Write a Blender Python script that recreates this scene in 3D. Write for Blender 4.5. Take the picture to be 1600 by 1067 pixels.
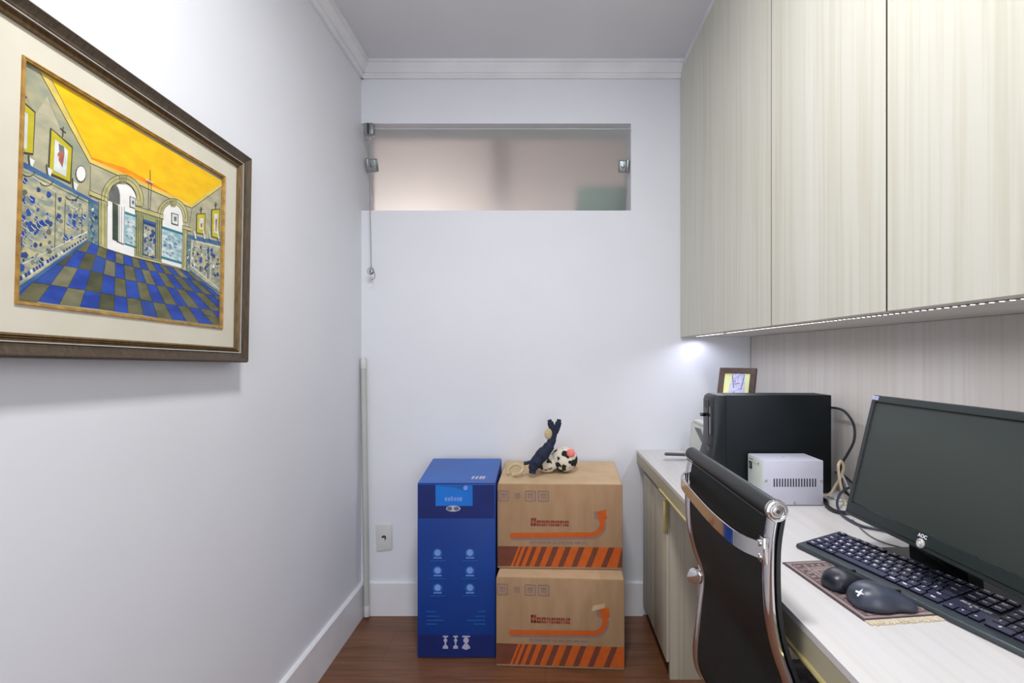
import bpy, bmesh, math, random
from mathutils import Matrix, Vector
random.seed(7)
for o in list(bpy.data.objects): bpy.data.objects.remove(o, do_unlink=True)
SC = bpy.context.scene
COL = SC.collection
R = math.radians
# ---------------------------------------------------------------- camera
FPX = 775.0
cam = bpy.data.cameras.new('camera'); co = bpy.data.objects.new('camera', cam); COL.objects.link(co)
co.location = (0, 0, 1.165); co.rotation_euler = (R(90), 0, 0)
cam.sensor_fit = 'HORIZONTAL'; cam.sensor_width = 36; cam.lens = 36*FPX/1600
cam.shift_x = -52/1600; cam.shift_y = 19.5/1600; cam.clip_start = 0.02
SC.camera = co
# ---------------------------------------------------------------- world, lights, exposure
w = bpy.data.worlds.new('world'); SC.world = w; w.use_nodes = True
w.node_tree.nodes['Background'].inputs[0].default_value = (.75, .8, 1, 1)
w.node_tree.nodes['Background'].inputs[1].default_value = .3
def area(name, loc, rot, sx, sy, power, col=(1, 1, 1), spread=180):
    l = bpy.data.lights.new(name, 'AREA'); l.shape = 'RECTANGLE'; l.size = sx; l.size_y = sy
    l.energy = power; l.color = col; l.spread = R(spread)
    o = bpy.data.objects.new(name, l); COL.objects.link(o); o.location = loc; o.rotation_euler = rot
    return o
area('ceiling_light', (-.05, .62, 2.432), (0, 0, 0), .2, .2, 21, (1, .99, .985))
area('fill_light', (.42, -1.75, 1.25), (R(90), 0, R(0)), .95, 2.1, 26, (.885, .925, 1))  # soft fill added behind the camera to brighten the room
area('hall_light', (-.1, 2.85, 1.72), (R(108), 0, 0), 2.2, .25, 7.5, (1, .97, .96))
area('hall_side_light', (-1.0, 2.9, 1.78), (R(105), 0, 0), .40, .25, 8, (1, .98, .97))
def led_spot(y, power, col):
    l = bpy.data.lights.new('led_glow', 'SPOT'); l.energy = power; l.color = col; l.spot_size = R(168); l.spot_blend = .6; l.shadow_soft_size = .002
    o = bpy.data.objects.new('led_glow', l); COL.objects.link(o); o.location = (.667, y, 1.2385)
for i in range(12): led_spot(.60+i*.106, .60, (.88, .89, 1))
for i in range(4): led_spot(1.90+i*.085, .42, (.80, .82, 1))
SC.view_settings.view_transform = 'Standard'; SC.view_settings.look = 'None'
SC.view_settings.exposure = 0.08; SC.view_settings.gamma = 1; SC.view_settings.use_curve_mapping = False
# ---------------------------------------------------------------- materials
def lin(c):
    r = []
    for v in c[:3]:
        v /= 255
        r.append(v/12.92 if v <= .04045 else ((v+.055)/1.055)**2.4)
    return (*r, 1)
def newmat(name):
    m = bpy.data.materials.new(name); m.use_nodes = True
    nt = m.node_tree; b = nt.nodes['Principled BSDF']
    return m, nt, b
def texmap(nt, scale=(1, 1, 1), rot=(0, 0, 0)):
    tc = nt.nodes.new('ShaderNodeTexCoord'); mp = nt.nodes.new('ShaderNodeMapping')
    mp.inputs['Scale'].default_value = scale; mp.inputs['Rotation'].default_value = rot
    nt.links.new(tc.outputs['Object'], mp.inputs['Vector']); return mp.outputs['Vector']
def ramp(nt, fac, stops):
    r = nt.nodes.new('ShaderNodeValToRGB'); e = r.color_ramp.elements
    while len(e) < len(stops): e.new(.5)
    for i, (p, c) in enumerate(stops): e[i].position = p; e[i].color = lin(c)
    nt.links.new(fac, r.inputs['Fac']); return r.outputs['Color']
def noise(nt, vec, scale, detail=3, rough=.5, dist=0):
    n = nt.nodes.new('ShaderNodeTexNoise'); n.inputs['Scale'].default_value = scale
    n.inputs['Detail'].default_value = detail; n.inputs['Roughness'].default_value = rough
    n.inputs['Distortion'].default_value = dist
    nt.links.new(vec, n.inputs['Vector']); return n.outputs['Fac']
def bump(nt, b, h, strength, dist=.001):
    n = nt.nodes.new('ShaderNodeBump'); n.inputs['Strength'].default_value = strength
    n.inputs['Distance'].default_value = dist
    nt.links.new(h, n.inputs['Height']); nt.links.new(n.outputs['Normal'], b.inputs['Normal'])
def mat(name, c, rough=.5, metal=0, c2=None, scale=40, stretch=(1, 1, 1), bmp=0, spec=.5, coat=0, detail=3, lo=.35, hi=.65):
    m, nt, b = newmat(name)
    b.inputs['Roughness'].default_value = rough; b.inputs['Metallic'].default_value = metal
    b.inputs['Specular IOR Level'].default_value = spec
    if coat: b.inputs['Coat Weight'].default_value = coat; b.inputs['Coat Roughness'].default_value = .08
    if c2 is None: c2 = tuple(min(255, v*1.05+1) for v in c)
    n = noise(nt, texmap(nt, stretch), scale, detail)
    nt.links.new(ramp(nt, n, [(lo, c), (hi, c2)]), b.inputs['Base Color'])
    if bmp: bump(nt, b, n, bmp)
    return m
def emis(name, c, s):
    m, nt, b = newmat(name); b.inputs['Base Color'].default_value = lin(c)
    b.inputs['Emission Color'].default_value = lin(c); b.inputs['Emission Strength'].default_value = s; return m
def wood(name, base, light, dark, axis='Z', rough=.42, band=5.5, amt=1.0):
    # pale laminate: long fine grain along one axis, plus broad lighter bands across it
    m, nt, b = newmat(name); b.inputs['Roughness'].default_value = rough; b.inputs['Specular IOR Level'].default_value = .4
    s = {'Z': (1, 1, .02), 'X': (.035, 1, 1), 'Y': (1, .035, 1)}[axis]
    v = texmap(nt, s)
    broad = noise(nt, v, band*.5, 1.8, .5, .2); fine = noise(nt, v, 70, 4, .55, .3)
    c1 = ramp(nt, broad, [(.34, dark), (.47, base), (.56, base), (.66, light)])
    v2 = texmap(nt, tuple(q*1.0+.0 for q in s)); st = noise(nt, v2, 13, 1.5, .5, 0)
    c2a = ramp(nt, fine, [(.32, (240, 238, 231)), (.55, (255, 255, 255))])
    c2b = ramp(nt, st, [(.34, (246, 244, 239)), (.46, (249, 248, 245)), (.62, (249, 248, 245)), (.70, (255, 255, 255))])
    mq = nt.nodes.new('ShaderNodeMix'); mq.data_type = 'RGBA'; mq.blend_type = 'MULTIPLY'; mq.inputs[0].default_value = 1
    nt.links.new(c2a, mq.inputs[6]); nt.links.new(c2b, mq.inputs[7]); c2 = mq.outputs[2]
    mx = nt.nodes.new('ShaderNodeMix'); mx.data_type = 'RGBA'; mx.blend_type = 'MULTIPLY'
    mx.inputs[0].default_value = amt
    nt.links.new(c1, mx.inputs[6]); nt.links.new(c2, mx.inputs[7])
    nt.links.new(mx.outputs[2], b.inputs['Base Color']); bump(nt, b, fine, .08, .0004)
    return m
M = {}
M['wall'] = mat('wall_paint', (226, 228, 234), .62, c2=(229, 231, 237), scale=3, spec=.3)
nt = M['wall'].node_tree; bump(nt, nt.nodes['Principled BSDF'], noise(nt, texmap(nt), 260, 4), .12, .0006)
M['ceil'] = mat('ceiling_paint', (218, 218, 222), .8, c2=(222, 222, 226), scale=3, spec=.1)
M['trimw'] = mat('white_trim', (226, 226, 229), .45, scale=4)
M['cab'] = wood('pale_cabinet_laminate', (215, 215, 204), (221, 222, 215), (211, 209, 196), 'Z', amt=.8)
M['backp'] = wood('pale_panel_laminate', (209, 204, 199), (215, 212, 209), (205, 200, 193), 'Z', band=5, amt=.7)
M['desk'] = wood('desk_top_laminate', (214, 212, 212), (219, 218, 219), (210, 207, 204), 'Y', .3, band=7, amt=.5)
M['desked'] = wood('desk_edge_laminate', (178, 172, 148), (188, 183, 161), (166, 159, 134), 'Y', .45, band=9)
M['base'] = wood('base_cabinet_laminate', (208, 202, 186), (214, 210, 196), (201, 194, 176), 'Z')
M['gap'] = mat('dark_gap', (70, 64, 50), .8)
M['gold'] = mat('gold_profile', (214, 196, 128), .3, .55, c2=(222, 208, 146))
M['brass'] = M['gold']
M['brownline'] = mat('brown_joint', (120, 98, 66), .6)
M['chrome'] = mat('chrome', (208, 206, 206), .09, 1, scale=5)
M['chromed'] = mat('chrome_dark', (150, 148, 148), .2, 1)
M['leather'] = mat('black_leather', (25, 28, 29), .45, c2=(33, 36, 38), scale=500, bmp=.25)
M['mesh'] = mat('black_mesh_fabric', (17, 20, 19), .62, c2=(27, 31, 30), scale=300, bmp=.3, spec=.3)
M['blk'] = mat('black_plastic', (30, 33, 36), .4, c2=(36, 39, 42), scale=300)
M['blkm'] = mat('black_steel', (9, 17, 20), .5, c2=(12, 21, 25), scale=700, bmp=.1, spec=.25)
M['blkg'] = mat('gloss_black', (14, 16, 18), .12)
M['bezel'] = mat('monitor_bezel', (36, 42, 42), .33, c2=(40, 47, 46), scale=400)
M['bezelin'] = mat('monitor_inner_lip', (12, 14, 15), .15)
M['bezeld'] = mat('dark_front_plastic', (22, 27, 30), .38, c2=(26, 31, 34), scale=300, spec=.35)
M['screen'] = mat('screen_off', (47, 53, 49), .40, c2=(49, 55, 51), scale=2, spec=.5)
M['kb'] = mat('keyboard_plastic', (50, 58, 62), .38, c2=(54, 63, 67), scale=400)
M['key'] = mat('key_plastic', (60, 62, 82), .30, c2=(66, 68, 90), scale=300)
M['legend'] = mat('white_print', (232, 234, 240), .5)
M['greyp'] = mat('grey_plastic', (92, 96, 98), .5)
M['blkmouse'] = mat('gloss_black_mouse', (36, 39, 46), .34, c2=(40, 43, 51))
M['mattmouse'] = mat('matt_black_mouse', (60, 66, 78), .36, c2=(64, 70, 84), scale=300)
M['alu'] = mat('painted_steel_box', (190, 190, 204), .4, c2=(196, 196, 209), scale=6)
M['aluf'] = mat('box_front_plate', (205, 212, 205), .45, scale=6)
M['slot'] = mat('vent_slot_dark', (52, 54, 66), .7)
M['screw'] = mat('screw_zinc', (176, 170, 158), .35, .6)
M['greenp'] = mat('green_print', (52, 148, 92), .5)
M['printer'] = mat('printer_plastic', (206, 208, 200), .5, scale=8)
M['darktray'] = mat('dark_tray_plastic', (66, 66, 72), .45)
M['white'] = mat('white_plastic', (206, 206, 203), .42, scale=6)
M['tube'] = mat('frosted_tube', (182, 186, 180), .35, c2=(190, 193, 187), scale=4)
M['framed'] = mat('dark_bronze_frame', (66, 56, 46), .42, .2, c2=(88, 74, 58), scale=30, stretch=(6, 1, 6))
M['frameg'] = mat('antique_gold_frame', (96, 76, 50), .45, .3, c2=(120, 98, 66), scale=30, stretch=(6, 1, 6))
M['silver'] = mat('silver_line', (206, 202, 194), .3, .5)
M['matb'] = mat('cream_mat_board', (205, 200, 183), .75, c2=(210, 205, 190), scale=12)
M['bevelg'] = mat('gold_fillet', (188, 148, 72), .45, .2, c2=(150, 112, 58), scale=60)
M['pframe'] = mat('dark_wood_photo_frame', (62, 46, 40), .45, c2=(82, 62, 52), scale=30, stretch=(4, 4, 1))
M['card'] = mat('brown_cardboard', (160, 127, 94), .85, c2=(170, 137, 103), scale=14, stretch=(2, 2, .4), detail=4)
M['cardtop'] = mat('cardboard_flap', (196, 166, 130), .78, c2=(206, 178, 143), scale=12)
M['orange'] = mat('orange_print', (190, 84, 14), .8, c2=(198, 92, 22))
M['obrown'] = mat('dark_brown_print', (104, 54, 36), .8, c2=(112, 60, 42))
M['redpr'] = mat('brick_red_print', (148, 74, 54), .75)
M['purp'] = mat('faint_purple_print', (132, 112, 108), .75, c2=(140, 118, 112))
M['tape'] = mat('clear_packing_tape', (196, 168, 132), .22, c2=(202, 176, 142))
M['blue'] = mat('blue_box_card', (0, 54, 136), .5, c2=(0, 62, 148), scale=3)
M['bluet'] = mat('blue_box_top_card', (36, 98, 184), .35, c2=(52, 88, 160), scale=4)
M['navy'] = mat('navy_print', (0, 26, 94), .55, c2=(0, 34, 112), scale=5)
M['sky'] = mat('sky_blue_label', (0, 108, 206), .45, c2=(6, 118, 214), scale=8)
M['pblue'] = mat('pale_blue_print', (112, 146, 218), .5)
M['dimblue'] = mat('dim_teal_print', (16, 84, 156), .5)
M['pwhite'] = mat('white_box_print', (172, 172, 200), .5)
M['navyc'] = mat('navy_cloth', (22, 30, 50), .85, c2=(34, 44, 70), scale=60, bmp=.4)
M['beige'] = mat('beige_cloth', (206, 190, 150), .85, c2=(190, 172, 130), scale=50)
M['pinkc'] = mat('coral_patch', (238, 128, 124), .8)
M['greyc'] = mat('grey_mottled_cloth', (70, 72, 76), .85, c2=(150, 152, 158), scale=22, bmp=.4, detail=5)
M['cableb'] = mat('black_cable', (28, 30, 34), .4)
M['cabled'] = mat('slate_cable', (52, 58, 72), .4)
M['cabley'] = mat('beige_cable', (206, 192, 160), .45)
M['cablew'] = mat('white_cable', (214, 216, 220), .35)
M['vga'] = mat('blue_plug', (26, 42, 96), .4)
M['hallw'] = mat('hall_wall', (205, 193, 190), .8)
M['hallgreen'] = mat('pale_green_surface', (196, 212, 204), .7)
M['steel'] = mat('satin_steel', (156, 162, 164), .3, .85)
M['sticker'] = mat('lavender_sticker', (186, 188, 222), .4)
M['led'] = emis('led_chip', (255, 252, 244), 2.6)
M['ledw'] = emis('led_chip_cool', (250, 250, 255), 2.6)
M['pcb'] = mat('led_strip_board', (120, 116, 110), .6)
M['lampd'] = emis('lamp_diffuser', (255, 252, 246), 6)
# floor: reddish brown laminate planks running across the room
m, nt, b = newmat('floor_laminate'); M['floor'] = m
b.inputs['Roughness'].default_value = .32
v = texmap(nt, (.12, 1, 1)); g1 = noise(nt, v, 16, 5, .6, .6); g2 = noise(nt, texmap(nt, (.05, 1, 1)), 90, 4)
c1 = ramp(nt, g1, [(.3, (116, 76, 50)), (.55, (132, 89, 62)), (.7, (144, 100, 72))])
c2 = ramp(nt, g2, [(.3, (205, 200, 198)), (.65, (255, 255, 255))])
mx = nt.nodes.new('ShaderNodeMix'); mx.data_type = 'RGBA'; mx.blend_type = 'MULTIPLY'; mx.inputs[0].default_value = 1
nt.links.new(c1, mx.inputs[6]); nt.links.new(c2, mx.inputs[7])
br = nt.nodes.new('ShaderNodeTexBrick'); br.inputs['Scale'].default_value = 1; br.inputs['Brick Width'].default_value = 1.25
br.inputs['Row Height'].default_value = .19; br.inputs['Mortar Size'].default_value = .0012
br.inputs['Color1'].default_value = (1, 1, 1, 1); br.inputs['Color2'].default_value = (.93, .93, .93, 1); br.inputs['Mortar'].default_value = (.6, .55, .5, 1)
nt.links.new(texmap(nt), br.inputs['Vector'])
mx2 = nt.nodes.new('ShaderNodeMix'); mx2.data_type = 'RGBA'; mx2.blend_type = 'MULTIPLY'; mx2.inputs[0].default_value = 1
nt.links.new(mx.outputs[2], mx2.inputs[6]); nt.links.new(br.outputs['Color'], mx2.inputs[7])
nt.links.new(mx2.outputs[2], b.inputs['Base Color'])
# frosted glass
m, nt, b = newmat('frosted_glass'); M['glass'] = m
b.inputs['Transmission Weight'].default_value = 1; b.inputs['Roughness'].default_value = .38; b.inputs['IOR'].default_value = 1.3
nt.links.new(ramp(nt, noise(nt, texmap(nt), 4), [(0, (232, 236, 232)), (1, (238, 241, 238))]), b.inputs['Base Color'])
M['glassedge'] = mat('glass_polished_edge', (206, 214, 210), .15)
# cow-spotted plush
m, nt, b = newmat('spotted_plush'); M['spot'] = m; b.inputs['Roughness'].default_value = .9
v = texmap(nt); nn = noise(nt, v, 34, 1.5, .4)
nt.links.new(ramp(nt, nn, [(.44, (22, 26, 24)), (.465, (60, 66, 54)), (.49, (214, 208, 186)), (.60, (226, 214, 200))]), b.inputs['Base Color'])
# woven rug
m, nt, b = newmat('woven_rug'); M['rug'] = m; b.inputs['Roughness'].default_value = .95
v = texmap(nt, (1, 1, 1)); vo = nt.nodes.new('ShaderNodeTexVoronoi'); vo.inputs['Scale'].default_value = 190; nt.links.new(v, vo.inputs['Vector'])
nt.links.new(ramp(nt, vo.outputs['Distance'], [(.15, (176, 162, 156)), (.3, (120, 98, 96)), (.45, (74, 64, 74)), (.75, (142, 122, 118))]), b.inputs['Base Color'])
M['rugdark'] = mat('rug_dark_border', (66, 54, 58), .95, c2=(88, 72, 74), scale=300)
M['rugpink'] = mat('rug_rose_border', (140, 122, 122), .95, c2=(160, 142, 140), scale=400)
M['rugcream'] = mat('rug_cream', (168, 152, 144), .95, c2=(130, 114, 112), scale=500)
M['fringe'] = mat('cream_fringe', (222, 212, 190), .95, c2=(196, 180, 150), scale=300)
# photo-frame print
m, nt, b = newmat('photo_print'); M['photo'] = m; b.inputs['Roughness'].default_value = .3
v = texmap(nt); nn = noise(nt, v, 60, 4, .6, 1.0)
nt.links.new(ramp(nt, nn, [(.34, (128, 124, 176)), (.46, (186, 184, 226)), (.54, (214, 214, 236)), (.66, (160, 160, 214))]), b.inputs['Base Color'])
M['photoy'] = mat('photo_yellow', (226, 224, 140), .3, c2=(214, 226, 176), scale=30)
M['photod'] = mat('photo_dark_line', (98, 92, 128), .3)
# ---------------------------------------------------------------- mesh helpers
TM = {}
def set_tags(o, label=None, cat=None, group=None, kind=None):
    if label: o['label'] = label
    if cat: o['category'] = cat
    if group: o['group'] = group
    if kind: o['kind'] = kind
    return o
def thing(name, label, cat, loc=(0, 0, 0), mtx=None, group=None):
    o = bpy.data.objects.new(name, None); COL.objects.link(o); o.empty_display_size = .05
    m = Matrix.Translation(loc) if mtx is None else mtx
    o.matrix_world = m; TM[o.name] = m.copy()
    return set_tags(o, label, cat, group)
def basis(org, x, y, z):
    m = Matrix.Identity(4)
    for i, v in enumerate((Vector(x).normalized(), Vector(y).normalized(), Vector(z).normalized(), Vector(org))):
        for r in range(3): m[r][i] = v[r]
    return m
_font = {}
def text_polys(txt, size, align='CENTER', bold=0, shear=0, spacing=1):
    k = (txt, size, align, bold, shear, spacing)
    if k not in _font:
        cu = bpy.data.curves.new('t', 'FONT'); cu.body = txt; cu.size = size; cu.align_x = align; cu.align_y = 'CENTER'
        cu.fill_mode = 'FRONT'; cu.resolution_u = 3; cu.offset = bold; cu.shear = shear; cu.space_character = spacing
        o = bpy.data.objects.new('t', cu); COL.objects.link(o)
        dg = bpy.context.evaluated_depsgraph_get(); me = bpy.data.meshes.new_from_object(o.evaluated_get(dg))
        _font[k] = ([v.co.copy() for v in me.vertices], [tuple(p.vertices) for p in me.polygons])
        bpy.data.objects.remove(o); bpy.data.curves.remove(cu); bpy.data.meshes.remove(me)
    return _font[k]
class MB:
    def __init__(s): s.bm = bmesh.new(); s.mats = []
    def mi(s, m):
        if isinstance(m, str): m = M[m]
        if m not in s.mats: s.mats.append(m)
        return s.mats.index(m)
    def _take(s, tmp, m, mtx=None):
        me = bpy.data.meshes.new('x'); tmp.to_mesh(me); tmp.free()
        if mtx is not None: me.transform(mtx)
        n = len(s.bm.faces); s.bm.from_mesh(me); bpy.data.meshes.remove(me)
        s.bm.faces.ensure_lookup_table(); i = s.mi(m)
        for f in s.bm.faces[n:]: f.material_index = i
        return s
    def box(s, lo, hi, m, bev=0, seg=2, mtx=None):
        t = bmesh.new(); bmesh.ops.create_cube(t, size=1)
        for v in t.verts: v.co = Vector([(lo[i]+hi[i])/2 + v.co[i]*(hi[i]-lo[i]) for i in range(3)])
        if bev: bmesh.ops.bevel(t, geom=list(t.edges), offset=bev, segments=seg, profile=.5, affect='EDGES')
        return s._take(t, m, mtx)
    def prism(s, pts, d, m, bev=0, mtx=None, seg=2):
        # pts: closed 3-D outline (planar), d: extrusion vector
        t = bmesh.new(); a = [t.verts.new(p) for p in pts]; b_ = [t.verts.new(Vector(p)+Vector(d)) for p in pts]
        n = len(pts); t.faces.new(a); t.faces.new(b_[::-1])
        for i in range(n): t.faces.new((a[i], b_[i], b_[(i+1) % n], a[(i+1) % n]))
        bmesh.ops.recalc_face_normals(t, faces=t.faces)
        if bev: bmesh.ops.bevel(t, geom=list(t.edges), offset=bev, segments=seg, profile=.5, affect='EDGES')
        return s._take(t, m, mtx)
    def cyl(s, p0, p1, r, m, n=24, r2=None, bev=0, mtx=None):
        p0, p1 = Vector(p0), Vector(p1); t = bmesh.new()
        bmesh.ops.create_cone(t, cap_ends=True, segments=n, radius1=r, radius2=r if r2 is None else r2, depth=(p1-p0).length)
        if bev:
            ed = [e for e in t.edges if any(len(f.verts) > 4 for f in e.link_faces)]
            bmesh.ops.bevel(t, geom=ed, offset=bev, segments=2, profile=.5, affect='EDGES')
        q = Vector((0, 0, 1)).rotation_difference((p1-p0).normalized()).to_matrix().to_4x4()
        mm = Matrix.Translation((p0+p1)/2) @ q
        return s._take(t, m, mm if mtx is None else mtx @ mm)
    def tube(s, pts, r, m, n=10, caps=True, sect=None, side=(0, 1, 0), smooth=0, closed=False):
        P = [Vector(p) for p in pts]
        if smooth:
            Q = []; N = len(P)
            for i in range(N-1 if not closed else N):
                if closed: a, b_, c, d = P[i-1], P[i], P[(i+1) % N], P[(i+2) % N]
                else: a, b_, c, d = P[max(i-1, 0)], P[i], P[i+1], P[min(i+2, N-1)]
                for k in range(smooth):
                    t_ = k/smooth
                    Q.append(.5*((2*b_)+(c-a)*t_+(2*a-5*b_+4*c-d)*t_*t_+(3*b_-a-3*c+d)*t_**3))
            if not closed: Q.append(P[-1])
            P = Q
        t = bmesh.new(); rings = []
        up = None
        for i, p in enumerate(P):
            if closed: d = (P[(i+1) % len(P)]-P[i-1]).normalized()
            else: d = (P[min(i+1, len(P)-1)]-P[max(i-1, 0)]).normalized()
            if sect:
                a = Vector(side); a = (a-d*a.dot(d)).normalized(); b_ = d.cross(a)
                ring = [t.verts.new(p+a*x+b_*y) for x, y in sect]
            else:
                if up is None: up = d.orthogonal().normalized()
                up = (up-d*up.dot(d)).normalized(); b_ = d.cross(up)
                rr = r[min(i*len(r)//len(P), len(r)-1)] if isinstance(r, (list, tuple)) else r
                ring = [t.verts.new(p+up*rr*math.cos(2*math.pi*k/n)+b_*rr*math.sin(2*math.pi*k/n)) for k in range(n)]
            rings.append(ring)
        L_ = len(rings[0]); N = len(rings)
        for i in range(N if closed else N-1):
            A, B = rings[i], rings[(i+1) % N]
            for k in range(L_): t.faces.new((A[k], A[(k+1) % L_], B[(k+1) % L_], B[k]))
        if caps and not closed: t.faces.new(rings[0][::-1]); t.faces.new(rings[-1])
        bmesh.ops.recalc_face_normals(t, faces=t.faces)
        return s._take(t, m)
    def rings(s, rings, m, caps=True, mtx=None):
        t = bmesh.new(); V = [[t.verts.new(p) for p in r] for r in rings]; n = len(V[0])
        for A, B in zip(V, V[1:]):
            for k in range(n): t.faces.new((A[k], A[(k+1) % n], B[(k+1) % n], B[k]))
        if caps: t.faces.new(V[0][::-1]); t.faces.new(V[-1])
        bmesh.ops.recalc_face_normals(t, faces=t.faces)
        return s._take(t, m, mtx)
    def sphere(s, c, r, m, sc=(1, 1, 1), n=24):
        t = bmesh.new(); bmesh.ops.create_uvsphere(t, u_segments=n, v_segments=n//2, radius=r)
        return s._take(t, m, Matrix.Translation(c) @ Matrix.Diagonal((*sc, 1)))
    def torus(s, c, R_, r, m, ax=(0, 1, 0), n=24, k=8):
        q = Vector((0, 0, 1)).rotation_difference(Vector(ax).normalized()).to_matrix()
        return s.tube([Vector(c)+q @ Vector((R_*math.cos(2*math.pi*i/n), R_*math.sin(2*math.pi*i/n), 0)) for i in range(n)], r, m, n=k, closed=True)
    def face(s, pts, m):
        vs = [s.bm.verts.new(p) for p in pts]
        try:
            f = s.bm.faces.new(vs); f.material_index = s.mi(m)
        except ValueError: pass
        return s
    def text(s, txt, size, m, mtx, **k):
        V, Fs = text_polys(txt, size, **k); vs = [s.bm.verts.new(mtx @ v) for v in V]; i = s.mi(m)
        for f in Fs:
            try: q = s.bm.faces.new([vs[j] for j in f]); q.material_index = i
            except ValueError: pass
        return s
    def build(s, name, parent=None, world=True, smooth=30, label=None, kind=None):
        me = bpy.data.meshes.new(name); s.bm.to_mesh(me); s.bm.free()
        for m in s.mats: me.materials.append(m)
        if smooth:
            for p in me.polygons: p.use_smooth = True
            me.set_sharp_from_angle(angle=R(smooth))
        o = bpy.data.objects.new(name, me); COL.objects.link(o)
        if parent is not None:
            if world and parent.name in TM: me.transform(TM[parent.name].inverted())
            o.parent = parent
            TM[o.name] = TM.get(parent.name, Matrix.Identity(4)).copy()
        if label: o['label'] = label
        if kind: o['kind'] = kind
        return o
def struct(mb, name, parent=None, label=None, smooth=30):
    o = mb.build(name, parent, smooth=smooth)
    if parent is None: o['kind'] = 'structure'
    if label: o['label'] = label
    return o
# ================================================================ ROOM
XL, XR, YB, YF, ZC = -.822, .930, 2.217, -1.9, 2.457
struct(MB().box((XL-1.8, YF-.2, -.1), (XR+1.6, YB+1.4, 0), 'floor'), 'floor', label='reddish brown laminate floor')
struct(MB().box((XL-.3, YF-.2, ZC), (XR+.3, YB+.2, ZC+.1), 'ceil'), 'ceiling', label='plain light grey ceiling')
struct(MB().box((XL-.15, YF-.15, 0), (XL, YB+.17, ZC), 'wall'), 'wall_left', label='white wall where the framed painting hangs')
struct(MB().box((XR, YF-.15, 0), (XR+.15, YB+.17, ZC), 'wall'), 'wall_right', label='wall behind the desk and cabinets')
struct(MB().box((XL, YF-.15, 0), (XR, YF, ZC), 'wall'), 'wall_front', label='wall behind the viewer')
WX, WZ0, WZ1 = .383, 1.806, 2.195
b_ = MB(); b_.box((XL, YB, 0), (XR, YB+.17, WZ0), 'wall'); b_.box((XL, YB, WZ1), (XR, YB+.17, ZC), 'wall'); b_.box((WX, YB, WZ0), (XR, YB+.17, WZ1), 'wall')
struct(b_, 'wall_back', label='white end wall with a high frosted window')
# baseboards
def base_profile(h=.149, t=.016): return [(0, 0), (t, 0), (t, h-.004), (t-.004, h), (0, h)]
struct(MB().prism([(XL+a, YF, z) for a, z in base_profile()], (0, YB-YF-.0, 0), 'trimw'), 'baseboard_left', label='tall white baseboard along the left wall')
struct(MB().prism([(XL+.016, YB-a, z) for a, z in base_profile(t=.012)], (1.24, 0, 0), 'trimw'), 'baseboard_back', label='tall white baseboard under the frosted window')
# crown moulding
crown = [(0, .065), (.010, .065), (.010, .058), (.016, .052), (.017, .046), (.022, .046), (.030, .034), (.040, .022), (.041, .014), (.050, .012), (.050, 0), (0, 0)]
b_ = MB(); b_.prism([(XL+.0005, YB-a-.0002, ZC-z) for a, z in crown], (XR-XL-.001, 0, 0), 'trimw'); struct(b_, 'trim_1', label='stepped crown moulding over the end wall')
b_ = MB(); b_.prism([(XL+a+.0002, YF, ZC-z) for a, z in crown], (0, YB-YF-.0008, 0), 'trimw'); struct(b_, 'trim_2', label='stepped crown moulding over the left wall')
# ceiling lamp (outside the frame, over the viewer) that gives the room light
t = thing('ceiling_lamp', 'small square white ceiling lamp above the viewer', 'lamp', (0, .42, ZC))
MB().box((-.13, .29, 2.437), (.13, .55, ZC-.0005), 'white', .004).build('lamp_housing', t)
# ================================================================ WINDOW
win = bpy.data.objects.new('window_1', None); COL.objects.link(win); win.location = (-.22, 2.27, 2.01); TM[win.name] = Matrix.Translation((-.22, 2.27, 2.01))
set_tags(win, 'high frosted glass pivot window tilted in the end wall', kind='structure')
tilt = math.atan2(.155, .365)
mx_ = Matrix.Translation((0, 2.272, 2.005)) @ Matrix.Rotation(tilt, 4, 'X')
g = MB(); g.box((XL+.012, -.004, -.188), (WX-.006, .004, .173), 'glass', mtx=mx_); g.build('glass_pane', win)
g = MB(); g.box((XL+.012, -.0045, .1732), (WX-.006, .0045, .1745), 'glassedge', mtx=mx_); g.build('polished_edge', win)
def rclip(cx, cz, w_, h_, name, rnd):
    g = MB(); g.box((cx-w_/2, -.019, cz-h_/2), (cx+w_/2, -.005, cz+h_/2), 'steel', .005, 3, mtx=mx_)
    g.box((cx-w_/2, .005, cz-h_/2), (cx+w_/2, .017, cz+h_/2), 'steel', .004, 2, mtx=mx_)
    s_ = 1 if rnd > 0 else -1
    g.box((cx+s_*w_*.5-.002, -.022, cz-h_*.55), (cx+s_*w_*.5+.010, .01, cz+h_*.55), 'steel', .003, 2, mtx=mx_)
    o = g.build(name, win)
    q = MB(); q.cyl((cx, -.0205, cz), (cx, -.018, cz), .008, 'chromed', 16, bev=.0008, mtx=mx_); q.build('screw', o)
rclip(-.788, .022, .044, .056, 'pivot_hinge', -1)
rclip(.352, .018, .036, .052, 'pivot_hinge', 1)
g = MB(); g.box((-.795, 2.168, 2.125), (-.752, 2.196, 2.178), 'steel', .006, 3); g.box((-.778, 2.160, 2.128), (-.770, 2.169, 2.172), 'gap', .001); g.build('latch', win)
pc = thing('pull_chain', 'thin grey ball chain hanging in front of the frosted window, hooked at its end', 'chain', (-.768, 2.178, 2.12))
g = MB(); g.torus((-.773, 2.168, 2.112), .012, .0012, 'steel'); g.build('top_ring', pc)
g = MB()
z_ = 2.098; k = 0
while z_ > 1.54:
    x_ = -.772 + .012*(2.098-z_)/.56
    g.sphere((x_, 2.168, z_), .0026, 'steel', n=8); z_ -= .0062; k += 1
g.tube([(-.7725, 2.168, 2.1), (-.7605, 2.168, 1.54)], .0010, 'steel', n=6); g.build('bead_chain', pc)
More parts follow.
